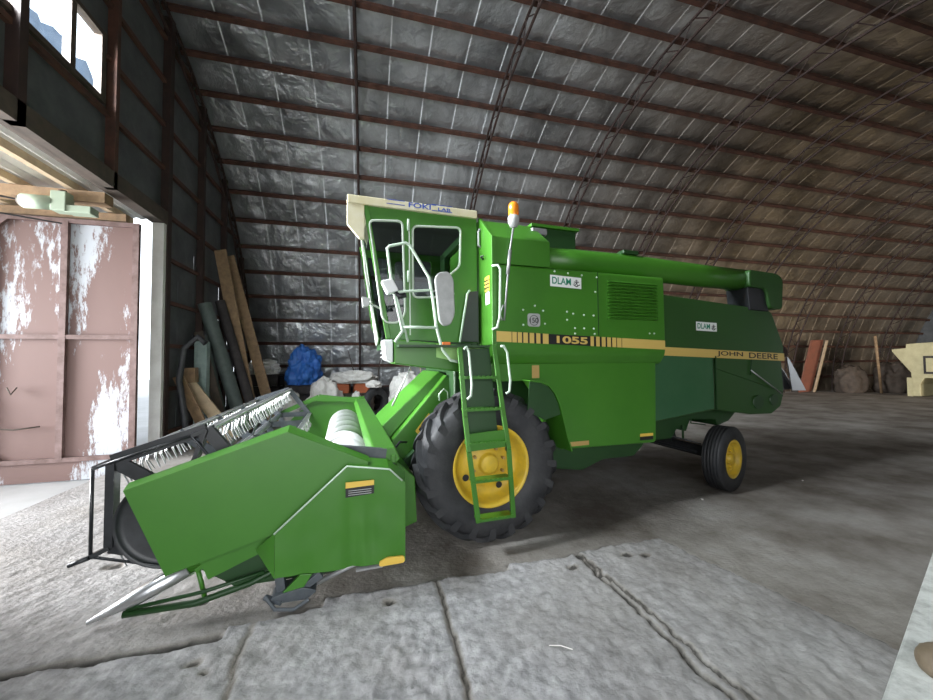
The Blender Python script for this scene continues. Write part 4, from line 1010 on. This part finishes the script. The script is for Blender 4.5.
pipe('pipe', 'greytube', (-3.55, 10.9, .08), (-4.0, 10.6, 2.5), .12, 'shorter dull grey pipe left of the thick grey-green pipe', 'pipe')
q = MB(); q.box((-.13, -.1, 0), (.13, .1, 2.35)); q.box((-.10, -.11, .1), (-.06, -.1, 2.3)); o = q.build('tin_duct', 'paletube', bevel=.01); o.location = (-3.85, 10.24, 0); tag(o, 'upright pale green tin duct against the end wall', 'duct')
q = MB(); q.tube([(0,0,0), (-.05,.0,.6), (-.18,.02,1.4), (-.1,.04,2.1), (.15,.05,2.35), (.3,.05,2.2)], .06, 10); o = q.build('hose', 'rubber'); o.location = (-3.75, 9.3, .06); tag(o, 'black bent hose hanging beside the door jamb', 'hose')
lean('board', 'wood_dark', (-3.4, 10.5, .03), (-4.0, 10.4, 2.6), .2, .04, 'dark board between the tin duct and the grey pipes', 'board', (0,1,.2))

for o_ in list(COL.objects):
    if o_.get('label'):
        for key, g in (('sack', 'white sacks piled at the back wall'), ('crate', 'crates at the back wall'), ('plank', 'planks leaning on the end wall'), ('board', 'boards leaning on the end wall'), ('pipe', 'pipes leaning on the end wall'), ('branch', 'branches at the back wall'), ('stick', 'sticks among the sacks')):
            if o_.name.split('.')[0] == key and o_.get('category'): o_['group'] = g
# door motor and gear under the porch beam
mo = empty('door_motor', (-5.0, 7.42, 4.45)); tag(mo, 'pale green door motor hanging under the porch beam', 'motor')
q = MB(); q.tube([(-.30, 0, -.02), (.12, 0, -.02)], .11, 20); q.build('motor_body', 'motor', mo)
q = MB(); q.tube([(-.34, 0, -.02), (-.29, 0, -.02)], .085, 20); q.build('fan_cover', 'wood_dark', mo)
q = MB(); q.box((.10, -.1, -.16), (.30, .1, .16)); q.box((.28, -.08, -.17), (.62, .12, -.05)); q.build('gearbox', 'motor', mo, .01)
q = MB(); q.tube([(.2, 0, -.02), (.2, 0, .2)], .05, 12); q.build('hanger', 'rust', mo)
for i, (a, b, lb) in enumerate((((-7.5, 6.2, 4.6), (-5.34, 7.42, 4.44), 'upper thin black cable running to the door motor'), ((-7.6, 6.6, 4.4), (-5.3, 8.2, 4.35), 'lower thin black cable crossing the porch roof'))):
    q = MB(); a, b = Vector(a), Vector(b); q.tube([a, a.lerp(b, .5)-Vector((0,0,.06)), b], .014, 5); tag(q.build('cable', 'black'), lb, 'cable')

# far end
q = MB(); prof_ = [(12.45, 2.30), (11.95, 2.35), (11.93, 2.55), (10.4, 2.62), (10.4, .2), (10.7, .2), (10.9, .9), (11.35, .9), (11.5, .6), (11.5, .02), (11.75, .02), (11.80, 1.15), (12.45, 2.2)]
q.prismx(prof_, 0, 1.6); o = q.build('machine_body', 'cream_machine', bevel=.02); o.location = (25.6, 0, 0)
fm = empty('farm_machine', (25.6, 11.2, 0)); tag(fm, 'cream painted farm machine at the far right of the hall', 'farm machine'); o.parent = fm; o.location = (0, -11.2, 0)
q = MB(); q.box((-.04, -.75, 1.1), (0, .15, 1.95)); q.build('machine_opening', 'dark', fm); q = MB(); q.box((-.07, -.6, 1.2), (-.04, .05, 1.85)); q.build('machine_cover', 'cream_machine', fm)
for yy in (.75, -.5):
    q = MB(); q.box((.0, yy-.2, .0), (1.6, yy+.0, .9)); q.build('machine_leg', 'cream_machine', fm)
q = MB(); q.beam((0,0,0), (-.1,-.75,2.85), .9, .06, (0,1,0)); o = q.build('board', 'plank_red'); o.location = (23.6, 15.1, .02); tag(o, 'tall red-brown board leaning on the back wall beyond the combine', 'board')
q = MB(); q.beam((0,0,0), (-.12,-.75,2.82), .12, .07, (0,1,0)); o = q.build('batten', 'wood_light'); o.location = (23.95, 14.85, .02); tag(o, 'pale batten along the right edge of the red-brown board', 'batten')
for i, (x, y, s_, lb) in enumerate(((25.5, 14.1, (1.5, 1.0, 1.5), 'dark heap beside the red-brown board'), (27.6, 13.4, (1.6, 1.2, 1.7), 'brown covered heap in the far corner, left of the cream machine'), (29.9, 12.7, (2.0, 1.2, 1.6), 'dusty heap directly behind the cream machine'))):
    tag(crumple('scrap_heap', 'wood_dark', (x, y, 0), s_, 30+i, .3, 4), lb, 'heap', 'heaps in the far corner')
for i, (x, y, dx, z, lb) in enumerate(((26.2, 13.2, -.9, 3.0, 'thin grey pole leaning in the far corner, nearest the red-brown board'), (28.2, 12.3, .3, 3.4, 'upright brown pole in the far corner'), (29.4, 11.6, 1.9, 4.8, 'long pole slanting up behind the cream machine'))):
    q = MB(); q.tube([(0,0,0), (dx, -.3, z)], .06, 8); o = q.build('pole', 'wood'); o.location = (x, y, .02); tag(o, lb, 'pole', 'poles in the far corner')

# white plastered block near the camera
q = MB(); q.add([(1.05,.635,0),(4.2,1.76,0),(4.35,1.35,0),(1.2,.25,0),(1.05,.635,.75),(4.2,1.76,.75),(4.35,1.35,.75),(1.2,.25,.75)], [(0,3,2,1),(4,5,6,7),(0,1,5,4),(1,2,6,5),(2,3,7,6),(3,0,4,7)])
o = q.build('low_wall', 'plaster', bevel=.01); tag(o, 'whitewashed concrete ledge in the lower right corner', 'ledge')
o = crumple('stone', 'brown', (1.90, .80, .745), (.20, .18, .09), 44, .06, 4); [setattr(p, 'use_smooth', True) for p in o.data.polygons]; tag(o, 'rounded brown stone lying on the whitewashed ledge', 'stone')
# litter on the floor
for i, (x, y, rz, s_) in enumerate(((5.2, 4.6, .3, .09), (4.2, 3.9, 1.1, .05), (6.3, 4.1, .6, .05), (3.0, 2.3, .2, .04), (1.15, 2.1, -.5, .14), (7.4, 6.0, .4, .06), (6.6, 6.6, 1.4, .05))):
    lbs = ['pale paper scrap on the floor right of the rear wheel', 'small white chip on the dark floor beyond the slab edge', 'white chip on the dark floor near the ledge', 'tiny pale chip on the floor by the slab corner', 'pale straw lying on the foreground slab', 'small white scrap far out on the right floor', 'small white scrap beyond the rear wheel']
    q = MB(); g = ground(x, y)[0]
    if i == 4: q.tube([(-s_/2, 0, .0), (0, .01, .004), (s_/2, 0, 0)], .003, 5)
    else: q.add([(-s_/2,-s_*.2,0),(0,-s_*.3,.008),(s_/2,-s_*.1,.002),(s_*.4,s_*.2,.006),(0,s_*.15,.0),(-s_/2,s_*.25,.008),(0,0,-.006)], [(0,1,4,5),(1,2,3,4),(0,6,1),(1,6,2),(2,6,3),(3,6,4),(4,6,5),(5,6,0)])
    o = q.build('straw' if i == 4 else 'paper_scrap', 'sack'); o.location = (x, y, g+.008); o.rotation_euler = (0, 0, rz); tag(o, lbs[i], 'straw' if i == 4 else 'litter', None if i == 4 else 'paper scraps on the floor')

# ------------------------------------------------------------------ light
w = bpy.data.worlds.new('sky'); scene.world = w; w.use_nodes = True
bg = w.node_tree.nodes['Background']; bg.inputs['Color'].default_value = (.86, .93, 1, 1); bg.inputs['Strength'].default_value = 3.0
def area(name, loc, target, sx, sy, power, color):
    l = bpy.data.lights.new(name, 'AREA'); l.shape = 'RECTANGLE'; l.size = sx; l.size_y = sy; l.energy = power; l.color = color
    o = bpy.data.objects.new(name, l); COL.objects.link(o); o.location = loc
    d = Vector(target) - Vector(loc); o.rotation_euler = d.to_track_quat('-Z', 'Y').to_euler(); return o
g = area('gateway_daylight', (-11.5, 5.0, 2.6), (1.2, 4.6, 2.3), 5.0, 3.8, 1600, (.95, .97, 1)); g.data.spread = math.radians(80)
g = area('window_daylight', (XE-.75, 4.1, 7.3), (3.5, 8, 4.2), 3.8, 1.6, 3300, (.94, .97, 1)); g.data.spread = math.radians(130)
area('yard_daylight', (-.4, -3.8, 2.1), (-.4, 4, 2.4), 5.6, 3.6, 200, (1, .98, .95))
g = area('added_far_light', (23, -3.8, 2.4), (25, 12, 1.6), 6.0, 4.0, 560, (1, .9, .76)); g.data.spread = math.radians(110)  # added light behind an unseen opening, brightens the far end

vs_ = scene.view_settings; vs_.view_transform = 'Standard'; vs_.look = 'None'; vs_.exposure = 0.0; vs_.gamma = 1; vs_.use_curve_mapping = False
